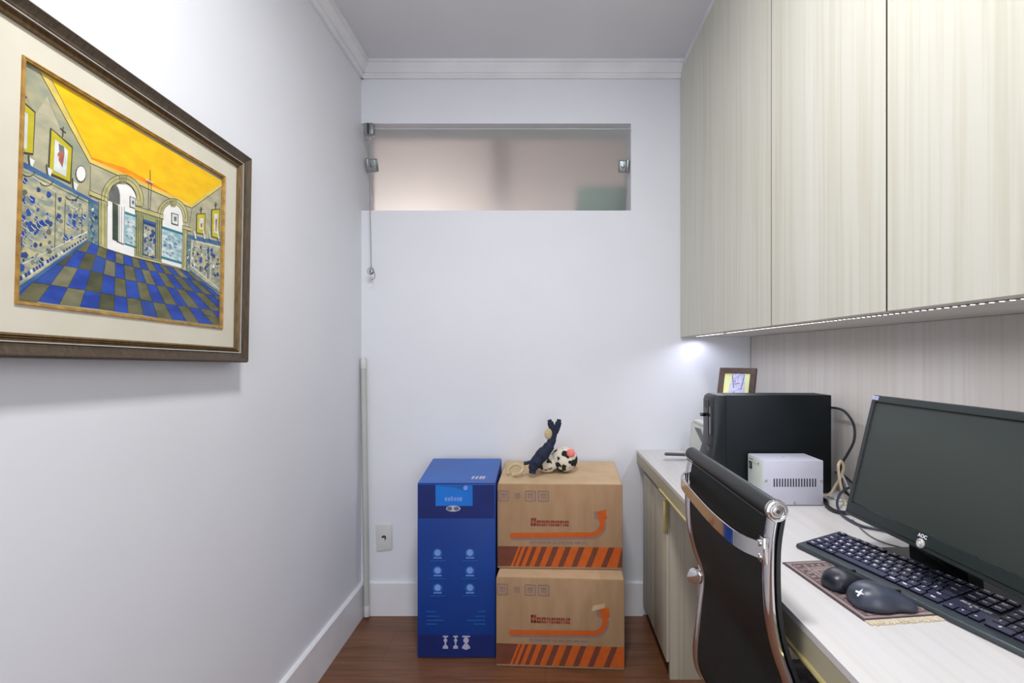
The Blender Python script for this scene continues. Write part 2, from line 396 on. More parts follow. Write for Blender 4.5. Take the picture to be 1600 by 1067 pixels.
g = MB(); g.sphere((-.760, 2.166, 1.525), .010, 'steel', (1, .7, 1.3)); g.torus((-.762, 2.166, 1.527), .015, .0015, 'steel'); g.build('pull_knob', pc)
g = MB(); g.tube([(-.755, 2.164, 1.535), (-.744, 2.164, 1.515), (-.746, 2.164, 1.495), (-.762, 2.164, 1.488)], .0016, 'steel', n=6, smooth=4); g.build('hook', pc)
# hallway seen through the frosted pane
struct(MB().box((-2.6, 3.5, 0), (2.4, 3.6, 3.0), 'hallw'), 'wall_hallway', label='pinkish hallway wall behind the frosted window')
struct(MB().box((-2.6, YB+.2, ZC+.35), (2.4, 3.6, ZC+.45), 'hallw'), 'ceiling_hallway', label='hallway ceiling')
g = MB(); g.box((.16, 2.52, 0), (.75, 2.60, 2.02), 'hallgreen', .01)
set_tags(g.build('hall_cupboard'), 'pale green block blurred behind the lower right of the frosted window', 'cupboard')
g = MB(); g.box((-.33, 3.0, 0), (-.22, 3.1, 2.8), 'hallw', .01); struct(g, 'wall_hallway_pier', label='hallway pier blurred behind the frosted window')
# ================================================================ DESK AND CABINETS
DX0, DT, DB = .409, .737, .682
d = thing('desk', 'long pale wood desk slab along the right wall', 'desk', (.67, 1.0, 0))
g = MB(); g.box((DX0, -.6, DT-.012), (XR-.013, YB-.001, DT), 'desk'); g.build('desk_top', d)
g = MB(); g.box((DX0+.0003, -.6, DB), (DX0+.03, YB-.001, DT-.0122), 'desked'); g.box((DX0+.03, -.6, DT-.035), (XR-.013, YB-.001, DT-.0122), 'desked'); g.build('front_edge', d)
g = MB(); g.tube([(DX0+.001, 1.774, DB-.001), (DX0+.001, -.6, DB-.001)], .0052, 'gold', n=10); g.build('edge_strip', d, label='thin gold strip under the desk edge')
g = MB(); g.box((DX0+.1, -.58, 0), (XR-.02, -.56, DT-.036), 'base'); g.build('side_panel', d)
bc = thing('base_cabinet', 'pale wood base cabinet under the far end of the desk', 'cabinet', (.68, 1.98, 0))
g = MB(); g.box((.462, 1.794, .065), (XR-.013, YB-.001, DT-.036), 'base'); g.box((.50, 1.80, 0), (XR-.02, YB-.02, .064), 'gap'); g.build('body', bc)
g = MB(); g.box((.446, 1.774, .0), (XR-.013, 1.7935, DT-.036), 'base', .001); g.build('side_panel', bc)
for y0, y1 in ((1.990, 2.200), (1.776, 1.987)):
    g = MB(); g.box((.434, y0, .062), (.4455, y1, .640), 'base', .001); dd = g.build('door', bc)
    if y0 < 1.8:
        g = MB(); g.box((.4215, 1.7712, .524), (.4385, 1.7758, .642), 'gold', .0008); g.build('handle', dd, label='vertical gold handle')
wc = thing('wall_cabinet', 'pale wood wall cabinet with tall flat doors reaching the ceiling', 'cabinet', (.77, 1.0, 1.244))
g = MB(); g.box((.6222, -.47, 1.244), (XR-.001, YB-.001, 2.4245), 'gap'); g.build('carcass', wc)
g = MB(); g.box((.6222, -.47, 1.2435), (XR-.014, YB-.0015, 1.2439), 'backp'); g.build('bottom_panel', wc)
ys = [YB-.0015, 1.7785, 1.3255, .8775, .4275, -.0225, -.47]
for i in range(6):
    gp = .0024
    y1 = ys[i]-(gp if i > 1 else .0008 if i == 1 else 0); y0 = ys[i+1]+(.0008 if i == 0 else gp)
    g = MB(); g.box((.6035, y0, 1.2405), (.6215, y1, 2.424), 'cab', .0005, 1)
    if i < 5: g.box((.6042, y0-.0005, 1.2405), (.6215, y0+.0003, 2.424), 'gap')  # dark strip along the door edge, shade of the gap put into colour
    g.build('door', wc)
g = MB(); g.box((.606, -.47, 2.4248), (XR-.001, YB-.0515, ZC-.0005), 'trimw'); struct(g, 'trim_3', label='white filler strip between wall cabinet and ceiling')
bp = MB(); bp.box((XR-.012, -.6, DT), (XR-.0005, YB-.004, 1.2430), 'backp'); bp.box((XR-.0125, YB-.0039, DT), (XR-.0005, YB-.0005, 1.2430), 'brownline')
set_tags(bp.build('backsplash_panel'), 'pale vertical grain wood panel on the wall between desk and wall cabinet', 'panel')
# LED strips under the wall cabinet
def led(y0, y1, pitch, label, m_):
    t = thing('led_strip', label, 'led strip', (.667, (y0+y1)/2, 1.2434), group='LED strips under the wall cabinet')
    MB().box((.663, y0, 1.2421), (.671, y1, 1.2434), 'pcb').build('strip_board', t)
    first = None; y = y1-.006; n = 0
    while y > y0 and n < 98:
        if first is None:
            g = MB(); g.box((.6645, y-.0020, 1.2412), (.6695, y+.0020, 1.2422), m_); first = g.build('diode', t); fy = y
        else:
            c = first.copy(); COL.objects.link(c); c.location = (0, y-fy, 0); c.parent = t
        y -= pitch; n += 1
led(.55, 1.826, .0166, 'long glowing LED strip under the wall cabinet above the monitor', 'led')
led(1.868, 2.19, .0083, 'short glowing LED strip under the wall cabinet, in the corner by the end wall', 'ledw')
# ================================================================ PAINTING
PAINT_COLOURS=['wall', 'ceil', 'orange', 'mould', 'dark', 'olive', 'grey', 'blue', 'blue3', 'olive2', 'blue2', 'olive3', 'floorgap', 'azul', 'bluestripe', 'pale', 'azul2', 'white', 'greydk', 'door', 'azul3', 'teal', 'stone', 'green', 'bluedark', 'redp', 'gold', 'grey2', 'cyanp']
PAINT=[(0,0,(-2320,-1820,-2320,717,-2306,1840,2320,1840,2320,-1820)),
(1,1,(-1898,1827,2320,1753,2320,1710,1316,828,152,858,-1142,815,)),
(2,1,(-1143,849,-1141,793,-388,803,1241,817,318,893,-464,945,)),
(3,2,(-2082,1831,-1898,1827,-1142,815,-1193,737,)),
(3,2,(-1193,737,-1142,815,1315,842,1304,751,)),
(3,2,(2320,1725,1315,842,1304,751,2320,1598,)),
(4,3,(-2074,1803,-1196,734,-1189,741,-2068,1810,)),
(4,3,(-1900,1804,-1145,813,-1139,818,-1895,1810,)),
(4,3,(-1194,734,1302,746,1306,756,-1191,741,)),
(4,3,(1322,753,2320,1608,2320,1619,1314,758,)),
(5,3,(-1180,731,-1162,94,-1154,96,-1173,734,)),
(4,3,(1319,756,1198,85,1207,87,1329,759,)),
(6,1,(-2313,1840,-2206,1840,-2071,1806,-1193,737,-1182,87,-1468,163,-1578,835,-1941,1500,-2129,1091,-2301,1399,)),
(5,1,(-2320,-1243,-2246,-1168,-2320,-1168,)),
(7,1,(-2320,-1041,-2320,-1168,-2246,-1168,-1943,-860,-2123,-856,)),
(5,1,(-2123,-856,-1943,-860,-1721,-635,-1879,-627,)),
(8,1,(-2320,-1243,-2320,-1489,-2031,-1164,-2246,-1168,)),
(5,1,(-2246,-1168,-2031,-1164,-1756,-856,-1943,-860,)),
(8,1,(-1943,-860,-1756,-856,-1558,-633,-1721,-635,)),
(7,1,(-2320,-1807,-2309,-1807,-2084,-1517,-2320,-1517,)),
(9,1,(-2320,-1489,-2320,-1517,-2084,-1517,-1808,-1161,-2031,-1164,)),
(8,1,(-2031,-1164,-1808,-1161,-1570,-854,-1756,-856,)),
(5,1,(-1756,-856,-1570,-854,-1399,-634,-1558,-633,)),
(5,1,(-2309,-1807,-1996,-1803,-1810,-1509,-2084,-1517,)),
(10,1,(-2084,-1517,-1810,-1509,-1585,-1153,-1808,-1161,)),
(11,1,(-1808,-1161,-1585,-1153,-1394,-850,-1570,-854,)),
(8,1,(-1570,-854,-1394,-850,-1258,-635,-1399,-634,)),
(7,1,(-1996,-1803,-1660,-1807,-1519,-1507,-1810,-1509,)),
(9,1,(-1810,-1509,-1519,-1507,-1351,-1148,-1585,-1153,)),
(7,1,(-1585,-1153,-1351,-1148,-1211,-847,-1394,-850,)),
(5,1,(-1394,-850,-1211,-847,-1112,-637,-1258,-635,)),
(9,1,(-1660,-1807,-1295,-1802,-1208,-1499,-1519,-1507,)),
(7,1,(-1519,-1507,-1208,-1499,-1105,-1142,-1351,-1148,)),
(11,1,(-1351,-1148,-1105,-1142,-1020,-848,-1211,-847,)),
(7,1,(-1211,-847,-1020,-848,-961,-644,-1112,-637,)),
(7,1,(-1295,-1802,-948,-1797,-906,-1501,-1208,-1499,)),
(11,1,(-1208,-1499,-906,-1501,-858,-1157,-1105,-1142,)),
(10,1,(-1105,-1142,-858,-1157,-818,-876,-1020,-848,)),
(5,1,(-1020,-848,-818,-876,-791,-683,-961,-644,)),
(11,1,(-948,-1797,-623,-1799,-623,-1505,-906,-1501,)),
(7,1,(-906,-1501,-623,-1505,-623,-1166,-858,-1157,)),
(9,1,(-858,-1157,-623,-1166,-622,-892,-818,-876,)),
(7,1,(-818,-876,-622,-892,-622,-706,-791,-683,)),
(7,1,(-623,-1799,-312,-1802,-352,-1505,-623,-1505,)),
(5,1,(-623,-1505,-352,-1505,-398,-1167,-623,-1166,)),
(7,1,(-623,-1166,-398,-1167,-434,-896,-622,-892,)),
(9,1,(-622,-892,-434,-896,-459,-712,-622,-706,)),
(5,1,(-312,-1802,53,-1800,-36,-1500,-352,-1505,)),
(7,1,(-352,-1505,-36,-1500,-137,-1161,-398,-1167,)),
(5,1,(-398,-1167,-137,-1161,-216,-892,-434,-896,)),
(7,1,(-434,-896,-216,-892,-270,-712,-459,-712,)),
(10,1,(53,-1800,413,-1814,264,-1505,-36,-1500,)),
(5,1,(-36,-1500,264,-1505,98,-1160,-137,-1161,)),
(10,1,(-137,-1161,98,-1160,-32,-889,-216,-892,)),
(5,1,(-216,-892,-32,-889,-119,-709,-270,-712,)),
(5,1,(413,-1814,815,-1811,593,-1499,264,-1505,)),
(7,1,(264,-1505,593,-1499,350,-1155,98,-1160,)),
(9,1,(98,-1160,350,-1155,161,-889,-32,-889,)),
(7,1,(-32,-889,161,-889,37,-713,-119,-709,)),
(7,1,(815,-1811,1230,-1809,936,-1489,593,-1499,)),
(5,1,(593,-1499,936,-1489,618,-1141,350,-1155,)),
(7,1,(350,-1155,618,-1141,374,-875,161,-889,)),
(5,1,(161,-889,374,-875,214,-700,37,-713,)),
(5,1,(1230,-1809,1627,-1811,1268,-1484,936,-1489,)),
(7,1,(936,-1489,1268,-1484,881,-1133,618,-1141,)),
(5,1,(618,-1141,881,-1133,588,-867,374,-875,)),
(7,1,(374,-875,588,-867,397,-694,214,-700,)),
(7,1,(1627,-1811,2091,-1804,1637,-1473,1268,-1484,)),
(5,1,(1268,-1484,1637,-1473,1156,-1123,881,-1133,)),
(7,1,(881,-1133,1156,-1123,795,-861,588,-867,)),
(5,1,(588,-867,795,-861,563,-692,397,-694,)),
(5,1,(2091,-1804,2320,-1803,2320,-1648,2023,-1467,1637,-1473,)),
(7,1,(1637,-1473,2023,-1467,1452,-1117,1156,-1123,)),
(5,1,(1156,-1123,1452,-1117,1029,-858,795,-861,)),
(10,1,(795,-861,1029,-858,759,-692,563,-692,)),
(7,1,(2320,-1648,2320,-1461,2023,-1467,)),
(5,1,(2023,-1467,2320,-1461,2320,-1396,1772,-1109,1452,-1117,)),
(10,1,(1452,-1117,1772,-1109,1282,-853,1029,-858,)),
(9,1,(1029,-858,1282,-853,972,-690,759,-692,)),
(7,1,(2320,-1396,2320,-1206,2091,-1104,1772,-1109,)),
(5,1,(1772,-1109,2091,-1104,1522,-852,1282,-853,)),
(7,1,(1282,-853,1522,-852,1166,-694,972,-690,)),
(5,1,(2320,-1206,2320,-1099,2091,-1104,)),
(10,1,(2091,-1104,2320,-1099,2320,-1050,1791,-848,1522,-852,)),
(5,1,(1522,-852,1791,-848,1387,-694,1166,-694,)),
(5,1,(2320,-1050,2320,-927,2073,-845,1791,-848,)),
(7,1,(1791,-848,2073,-845,1616,-694,1387,-694,)),
(12,1,(-2320,-1820,-2320,-1726,-2028,-1717,-1999,-1820,)),
(4,2,(-1993,-1805,-1255,-637,-1262,-634,-1999,-1802,)),
(4,2,(-1656,-1809,-1108,-638,-1116,-636,-1663,-1806,)),
(4,2,(-1291,-1803,-957,-644,-965,-644,-1299,-1801,)),
(4,2,(-944,-1797,-786,-683,-795,-684,-953,-1797,)),
(4,2,(-619,-1799,-617,-705,-627,-707,-628,-1800,)),
(4,2,(-307,-1802,-454,-711,-464,-714,-317,-1803,)),
(4,2,(58,-1799,-265,-710,-275,-714,47,-1802,)),
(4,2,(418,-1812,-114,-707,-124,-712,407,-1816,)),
(4,2,(820,-1809,42,-710,32,-716,809,-1814,)),
(4,2,(1236,-1806,219,-697,209,-704,1224,-1812,)),
(4,2,(1634,-1808,402,-690,393,-697,1621,-1814,)),
(4,2,(2098,-1800,568,-688,559,-696,2085,-1808,)),
(4,2,(2320,-1640,763,-688,754,-696,2320,-1656,)),
(4,2,(2320,-1389,977,-686,968,-695,2320,-1404,)),
(4,2,(2320,-1198,1170,-689,1161,-699,2320,-1213,)),
(4,2,(2320,-1043,1391,-689,1382,-699,2320,-1057,)),
(4,2,(-2085,-1521,-1811,-1513,-1810,-1506,-2084,-1514,)),
(4,2,(-1811,-1513,-1520,-1511,-1519,-1503,-1810,-1506,)),
(4,2,(-1520,-1511,-1208,-1503,-1207,-1495,-1519,-1503,)),
(4,2,(-1209,-1503,-907,-1505,-906,-1497,-1207,-1495,)),
(4,2,(-907,-1505,-624,-1509,-622,-1500,-906,-1497,)),
(4,2,(-624,-1509,-353,-1510,-351,-1501,-622,-1500,)),
(4,2,(-353,-1510,-37,-1504,-36,-1495,-351,-1501,)),
(4,2,(-37,-1504,263,-1509,265,-1500,-35,-1495,)),
(4,2,(263,-1509,593,-1504,594,-1494,265,-1500,)),
(4,2,(593,-1504,936,-1494,937,-1484,594,-1494,)),
(4,2,(935,-1494,1267,-1489,1269,-1479,937,-1484,)),
(4,2,(1267,-1489,1636,-1479,1638,-1468,1269,-1479,)),
(4,2,(1636,-1479,2022,-1472,2024,-1461,1638,-1468,)),
(4,2,(2022,-1472,2320,-1467,2320,-1456,2024,-1461,)),
(4,2,(-1809,-1165,-1586,-1157,-1585,-1149,-1807,-1157,)),
(4,2,(-1586,-1157,-1352,-1152,-1351,-1144,-1585,-1149,)),
(4,2,(-1352,-1152,-1106,-1146,-1104,-1138,-1351,-1144,)),
(4,2,(-1106,-1146,-859,-1161,-857,-1152,-1104,-1138,)),
(4,2,(-859,-1161,-624,-1170,-622,-1162,-857,-1152,)),
(4,2,(-624,-1170,-399,-1171,-397,-1162,-622,-1162,)),
(4,2,(-399,-1171,-138,-1165,-136,-1157,-397,-1162,)),
(4,2,(-138,-1165,97,-1164,99,-1155,-136,-1157,)),
(4,2,(97,-1164,349,-1160,351,-1150,99,-1155,)),
(4,2,(349,-1160,617,-1146,618,-1136,351,-1150,)),
(4,2,(617,-1146,880,-1138,882,-1128,618,-1136,)),
(4,2,(880,-1138,1155,-1128,1157,-1118,882,-1128,)),
(4,2,(1155,-1128,1450,-1122,1453,-1112,1157,-1118,)),
(4,2,(1450,-1122,1770,-1114,1773,-1104,1453,-1112,)),
(4,2,(1770,-1114,2089,-1109,2092,-1098,1773,-1104,)),
(4,2,(2089,-1109,2320,-1104,2320,-1093,2092,-1098,)),
(4,2,(-1571,-858,-1395,-854,-1393,-846,-1569,-850,)),
(4,2,(-1395,-854,-1212,-851,-1210,-843,-1393,-846,)),
(4,2,(-1212,-851,-1021,-852,-1019,-844,-1210,-843,)),
(4,2,(-1022,-852,-820,-880,-816,-872,-1019,-844,)),
(4,2,(-819,-880,-624,-896,-621,-888,-816,-872,)),
(4,2,(-624,-896,-436,-900,-433,-891,-621,-888,)),
(4,2,(-435,-900,-217,-897,-215,-888,-433,-891,)),
(4,2,(-217,-897,-33,-894,-31,-885,-215,-888,)),
(4,2,(-33,-894,160,-893,163,-884,-31,-885,)),
(4,2,(161,-893,373,-879,374,-870,162,-884,)),
(4,2,(372,-879,587,-872,589,-862,375,-870,)),
(4,2,(587,-872,794,-866,797,-856,589,-862,)),
(4,2,(794,-866,1027,-863,1030,-853,797,-856,)),
(4,2,(1027,-863,1281,-858,1284,-848,1030,-853,)),
(4,2,(1281,-858,1521,-857,1524,-847,1284,-848,)),
(4,2,(1521,-857,1790,-854,1793,-843,1524,-847,)),
(4,2,(-1400,-638,-1259,-639,-1257,-631,-1398,-630,)),
(4,2,(-1259,-639,-1113,-641,-1111,-633,-1257,-631,)),
(4,2,(-1114,-641,-963,-648,-960,-640,-1111,-633,)),
(4,2,(-963,-648,-793,-687,-789,-679,-959,-640,)),
(4,2,(-792,-687,-624,-710,-620,-701,-789,-679,)),
(4,2,(-623,-710,-461,-717,-458,-708,-621,-701,)),
(4,2,(-460,-717,-271,-716,-269,-707,-458,-708,)),
(4,2,(-271,-716,-120,-714,-118,-705,-269,-707,)),
(4,2,(-120,-714,35,-717,38,-708,-118,-705,)),
(4,2,(36,-717,213,-705,215,-696,38,-708,)),
(4,2,(213,-705,396,-698,399,-689,215,-696,)),
(4,2,(396,-698,562,-697,565,-687,399,-689,)),
(4,2,(562,-697,757,-697,760,-687,565,-687,)),
(4,2,(757,-697,971,-695,974,-685,760,-687,)),
(4,2,(971,-695,1164,-699,1168,-689,974,-685,)),
(4,2,(1164,-699,1385,-699,1388,-689,1167,-689,)),
(13,3,(-2320,-455,-2305,261,-1479,131,-1170,80,-1192,-646,-2320,-1719,)),
(14,4,(-2306,300,-1171,119,-1170,69,-2303,212,)),
(14,4,(-2320,-1641,-1193,-607,-1191,-651,-2320,-1729,)),
(15,4,(-2320,-1326,-1198,-487,-1206,-475,-2320,-1311,)),
(15,4,(-2320,-1595,-1196,-590,-1203,-583,-2320,-1584,)),
(15,4,(-2305,178,-1775,5,-1769,16,-2300,188,)),
(4,4,(-1776,-12,-1766,-909,-1757,-907,-1767,-9,)),
(4,4,(-1613,-50,-1613,-797,-1604,-795,-1604,-47,)),
(4,4,(-2304,160,-1170,19,-1166,29,-2300,168,)),
(4,4,(-1313,-113,-1311,-566,-1304,-564,-1305,-111,)),
(15,4,(-1586,-120,-1322,-164,-1317,-155,-1582,-111,)),
(15,4,(-1585,-762,-1318,-561,-1322,-554,-1590,-755,)),
(16,3,(-1200,103,-1003,91,-981,-672,-1192,-646,)),
(14,4,(-1200,115,-1003,102,-1001,34,-1198,48,)),
(6,3,(1120,220,1329,222,1285,-685,1166,-694,)),
(16,4,(1153,73,1303,84,1284,-656,1175,-664,)),
(17,4,(-821,-679,-822,164,-817,241,-797,320,-763,397,-717,469,-660,531,-596,581,-526,615,-455,633,-386,633,-323,613,-269,576,-227,522,-200,455,-189,378,-224,290,-218,-700,)),
(18,5,(-804,252,-792,362,-764,453,-726,517,-681,544,-635,532,-597,480,-570,396,-563,191,-816,201,)),
(19,5,(-726,196,-602,178,-582,-501,-706,-485,)),
(17,6,(-599,203,-465,211,-458,-517,-578,-500,)),
(4,7,(-581,185,-568,-509,-560,-507,-573,187,)),
(4,7,(-532,177,-519,-509,-511,-507,-523,180,)),
(4,7,(-476,195,-462,-506,-454,-504,-467,198,)),
(4,7,(-624,-508,-462,-527,-454,-508,-616,-489,)),
(20,5,(-454,96,-188,101,-170,-520,-442,-501,)),
(21,6,(-455,117,-189,120,-188,77,-453,68,)),
(21,6,(-443,-477,-171,-489,-170,-520,-442,-514,)),
(4,6,(-358,444,-216,443,-210,232,-352,230,)),
(15,7,(-343,431,-231,426,-226,249,-338,249,)),
(18,8,(-301,377,-257,379,-255,318,-300,315,)),
(22,5,(-940,24,-958,124,-822,174,-810,100,)),
(22,5,(-958,124,-953,232,-819,255,-822,174,)),
(22,5,(-953,232,-928,343,-801,337,-819,255,)),
(22,5,(-928,343,-882,453,-769,417,-801,337,)),
(22,5,(-882,453,-818,556,-725,492,-769,417,)),
(22,5,(-818,556,-738,648,-669,557,-725,492,)),
(22,5,(-738,648,-645,723,-605,611,-669,557,)),
(22,5,(-645,723,-543,779,-535,648,-605,611,)),
(22,5,(-543,779,-438,810,-464,668,-535,648,)),
(22,5,(-438,810,-335,816,-394,669,-464,668,)),
(22,5,(-335,816,-239,794,-330,650,-394,669,)),
(22,5,(-239,794,-155,745,-274,613,-330,650,)),
(22,5,(-155,745,-90,671,-231,558,-274,613,)),
(22,5,(-90,671,-47,576,-202,488,-231,558,)),
(22,5,(-47,576,-29,466,-190,409,-202,488,)),
(22,5,(-29,466,-37,346,-195,322,-190,409,)),
(4,6,(-955,59,-964,160,-955,162,-946,63,)),
(4,6,(-964,160,-952,267,-944,268,-955,162,)),
(4,6,(-952,267,-921,375,-913,374,-944,268,)),
(4,6,(-921,375,-872,481,-865,478,-913,374,)),
(4,6,(-872,481,-805,580,-799,575,-865,478,)),
(4,6,(-805,580,-724,666,-720,660,-799,575,)),
(4,6,(-724,666,-631,737,-629,730,-720,660,)),
(4,6,(-631,737,-531,789,-531,780,-629,730,)),
(4,6,(-531,789,-428,817,-430,808,-531,780,)),
(4,6,(-428,817,-327,821,-332,811,-430,808,)),
(4,6,(-327,821,-234,799,-240,789,-332,811,)),
(4,6,(-234,799,-152,751,-160,742,-240,789,)),
(4,6,(-152,751,-88,680,-97,672,-160,742,)),
(4,6,(-88,680,-44,589,-54,583,-97,672,)),
(4,6,(-44,589,-23,482,-34,478,-54,583,)),
(4,6,(-23,482,-28,366,-38,364,-34,478,)),
(4,6,(-901,160,-896,244,-888,245,-893,163,)),
(4,6,(-896,244,-877,329,-870,329,-888,245,)),
(4,6,(-877,329,-845,414,-838,412,-870,329,)),
(4,6,(-845,414,-800,494,-794,491,-838,412,)),
(4,6,(-800,494,-744,568,-740,564,-794,491,)),
(4,6,(-744,568,-679,633,-676,628,-740,564,)),
(4,6,(-679,633,-606,685,-605,679,-676,628,)),
(4,6,(-606,685,-529,724,-529,716,-605,679,)),
(4,6,(-529,724,-450,746,-452,738,-529,716,)),
(4,6,(-450,746,-373,751,-376,742,-452,738,)),
(4,6,(-373,751,-299,737,-304,729,-376,742,)),
(4,6,(-299,737,-234,706,-240,698,-304,729,)),
(4,6,(-234,706,-179,658,-186,651,-240,698,)),
(4,6,(-179,658,-136,595,-145,589,-186,651,)),
(4,6,(-136,595,-109,519,-118,514,-145,589,)),
(4,6,(-109,519,-98,433,-107,430,-118,514,)),
(4,6,(-828,185,-824,256,-815,258,-819,188,)),
(4,6,(-824,256,-809,328,-800,328,-815,258,)),
(4,6,(-809,328,-783,400,-775,398,-800,328,)),
(4,6,(-783,400,-746,468,-739,464,-775,398,)),
(4,6,(-746,468,-701,529,-695,524,-739,464,)),
(4,6,(-701,529,-648,583,-644,576,-695,524,)),
(4,6,(-648,583,-589,626,-587,618,-644,576,)),
(4,6,(-589,626,-527,656,-527,648,-587,618,)),
(4,6,(-527,656,-464,673,-466,664,-527,648,)),
(4,6,(-464,673,-402,676,-406,666,-466,664,)),
(4,6,(-402,676,-343,663,-349,654,-406,666,)),
(4,6,(-343,663,-291,635,-298,626,-349,654,)),
(4,6,(-291,635,-247,594,-256,586,-298,626,)),
(4,6,(-247,594,-214,540,-223,533,-256,586,)),
(4,6,(-214,540,-192,476,-202,471,-223,533,)),
(4,6,(-192,476,-183,404,-194,401,-202,471,)),
(22,5,(-1005,148,-835,171,-810,-688,-981,-666,)),
(4,6,(-1005,125,-982,-672,-974,-670,-998,127,)),
(4,6,(-961,116,-940,-639,-932,-637,-954,119,)),
(4,6,(-884,131,-861,-665,-853,-663,-876,134,)),
(4,6,(-839,158,-822,-691,-812,-688,-830,161,)),
(22,6,(-1193,252,-824,245,-828,161,-1191,174,)),
(4,7,(-1195,248,-826,241,-822,249,-1192,256,)),
(4,7,(-1193,170,-830,157,-827,166,-1190,178,)),
(22,6,(-601,756,-432,823,-455,630,-568,588,)),
(4,7,(-605,748,-566,600,-556,605,-596,753,)),
(4,7,(-564,764,-539,610,-530,615,-554,769,)),
(4,7,(-522,781,-513,620,-503,624,-512,785,)),
(4,7,(-479,798,-486,631,-476,634,-469,802,)),
(4,7,(-437,815,-459,641,-449,644,-427,818,)),
(23,5,(-207,221,473,265,457,-674,-218,-700,)),
(24,6,(-24,88,283,102,294,-617,-21,-611,)),
(13,7,(-8,4,269,6,277,-595,-6,-582,)),
(14,8,(-25,101,283,115,284,63,-23,50,)),
(4,7,(-188,202,-175,-634,-166,-632,-179,205,)),
(4,7,(-142,191,-129,-636,-120,-634,-133,194,)),
(4,7,(-88,183,-75,-624,-66,-622,-79,186,)),
(4,7,(-41,172,-28,-638,-19,-636,-31,175,)),
(4,7,(291,197,303,-628,313,-626,301,200,)),
(4,7,(333,196,345,-632,355,-630,343,199,)),
(4,7,(384,198,396,-634,406,-632,394,201,)),
(4,7,(434,240,448,-663,458,-661,444,243,)),
(22,6,(-232,300,488,350,490,257,-229,214,)),
(4,7,(-233,289,486,338,490,350,-230,300,)),
(4,7,(-223,205,489,245,493,256,-220,215,)),
(4,7,(-213,-660,446,-655,449,-644,-210,-650,)),
(22,6,(-220,-644,455,-628,457,-688,-218,-706,)),
(17,4,(444,-657,457,207,455,273,462,350,488,428,530,502,587,566,655,618,729,653,804,668,877,662,940,635,990,589,1022,526,1035,451,1060,246,1037,-663,)),
(20,5,(452,72,1055,89,1045,-563,445,-557,)),
(21,6,(452,98,1054,117,1056,68,453,45,)),
(21,6,(444,-531,1048,-527,1046,-577,445,-577,)),
(4,6,(698,457,901,480,908,230,705,213,)),
(15,7,(720,441,881,459,887,252,726,241,)),
(18,8,(773,398,847,407,849,311,775,302,)),
(22,5,(322,198,323,297,457,321,457,249,)),
(22,5,(323,297,349,400,475,395,457,321,)),
(22,5,(349,400,398,501,508,467,475,395,)),
(22,5,(398,501,468,595,556,534,508,467,)),
(22,5,(468,595,555,676,615,590,556,534,)),
(22,5,(555,676,656,739,682,634,615,590,)),
(22,5,(656,739,763,780,754,660,682,634,)),
(22,5,(763,780,871,796,826,669,754,660,)),
(22,5,(871,796,973,784,893,658,826,669,)),
(22,5,(973,784,1061,745,951,628,893,658,)),
(22,5,(1061,745,1130,680,996,581,951,628,)),
(22,5,(1130,680,1174,595,1025,519,996,581,)),
(22,5,(1174,595,1191,493,1035,447,1025,519,)),
(22,5,(1191,493,1178,383,1027,370,1035,447,)),
(4,6,(313,230,322,329,332,331,323,233,)),
(4,6,(322,329,355,431,364,430,332,331,)),
(4,6,(355,431,410,530,418,527,364,430,)),
(4,6,(410,530,484,620,490,615,418,527,)),
(4,6,(484,620,575,696,578,690,490,615,)),
(4,6,(575,696,676,755,677,747,578,690,)),
(4,6,(676,755,783,791,782,782,677,747,)),
(4,6,(783,791,890,802,886,793,782,782,)),
(4,6,(890,802,989,787,983,778,886,793,)),
(4,6,(989,787,1075,745,1066,737,983,778,)),
(4,6,(1075,745,1141,679,1131,672,1066,737,)),
(4,6,(1141,679,1184,594,1172,588,1131,672,)),
(4,6,(1184,594,1199,493,1187,489,1172,588,)),
(4,6,(1199,493,1185,384,1174,383,1187,489,)),
(4,6,(384,251,390,332,400,333,394,255,)),
(4,6,(390,332,415,414,424,414,400,333,)),
(4,6,(415,414,456,494,465,492,424,414,)),
(4,6,(456,494,513,568,519,564,465,492,)),
(4,6,(513,568,582,632,586,626,519,564,)),
(4,6,(582,632,660,683,662,675,586,626,)),
(4,6,(660,683,743,717,743,708,662,675,)),
(4,6,(743,717,827,732,825,723,743,708,)),
(4,6,(827,732,908,728,903,719,825,723,)),
(4,6,(908,728,981,704,973,695,903,719,)),
(4,6,(981,704,1041,661,1032,653,973,695,)),
(4,6,(1041,661,1085,600,1075,594,1032,653,)),
(4,6,(1085,600,1111,527,1099,522,1075,594,)),
(4,6,(1111,527,1116,444,1104,441,1099,522,)),
(4,6,(448,271,454,338,464,339,459,274,)),
(4,6,(454,338,473,406,482,406,464,339,)),
(4,6,(473,406,505,472,513,470,482,406,)),
(4,6,(505,472,549,533,555,529,513,470,)),
(4,6,(549,533,602,587,607,581,555,529,)),
(4,6,(602,587,663,629,666,622,607,581,)),
(4,6,(663,629,728,658,729,650,666,622,)),
(4,6,(728,658,795,673,793,664,729,650,)),
(4,6,(795,673,860,672,855,663,793,664,)),
(4,6,(860,672,919,655,912,646,855,663,)),
(4,6,(919,655,969,623,960,615,912,646,)),
(4,6,(969,623,1008,577,998,570,960,615,)),
(4,6,(1008,577,1033,519,1022,514,998,570,)),
(4,6,(1033,519,1043,453,1031,450,1022,514,)),
(22,6,(645,741,836,786,804,602,685,577,)),
(4,7,(649,728,689,584,699,589,659,733,)),
(4,7,(693,744,718,594,728,598,704,748,)),
(4,7,(738,760,747,604,757,607,749,763,)),
(4,7,(784,776,776,614,787,617,795,779,)),
(4,7,(830,792,805,624,816,626,841,794,)),
(22,5,(1032,224,1178,237,1176,-692,1033,-685,)),
(4,6,(1030,195,1030,-679,1044,-676,1043,199,)),
(4,6,(1076,180,1081,-668,1093,-666,1088,183,)),
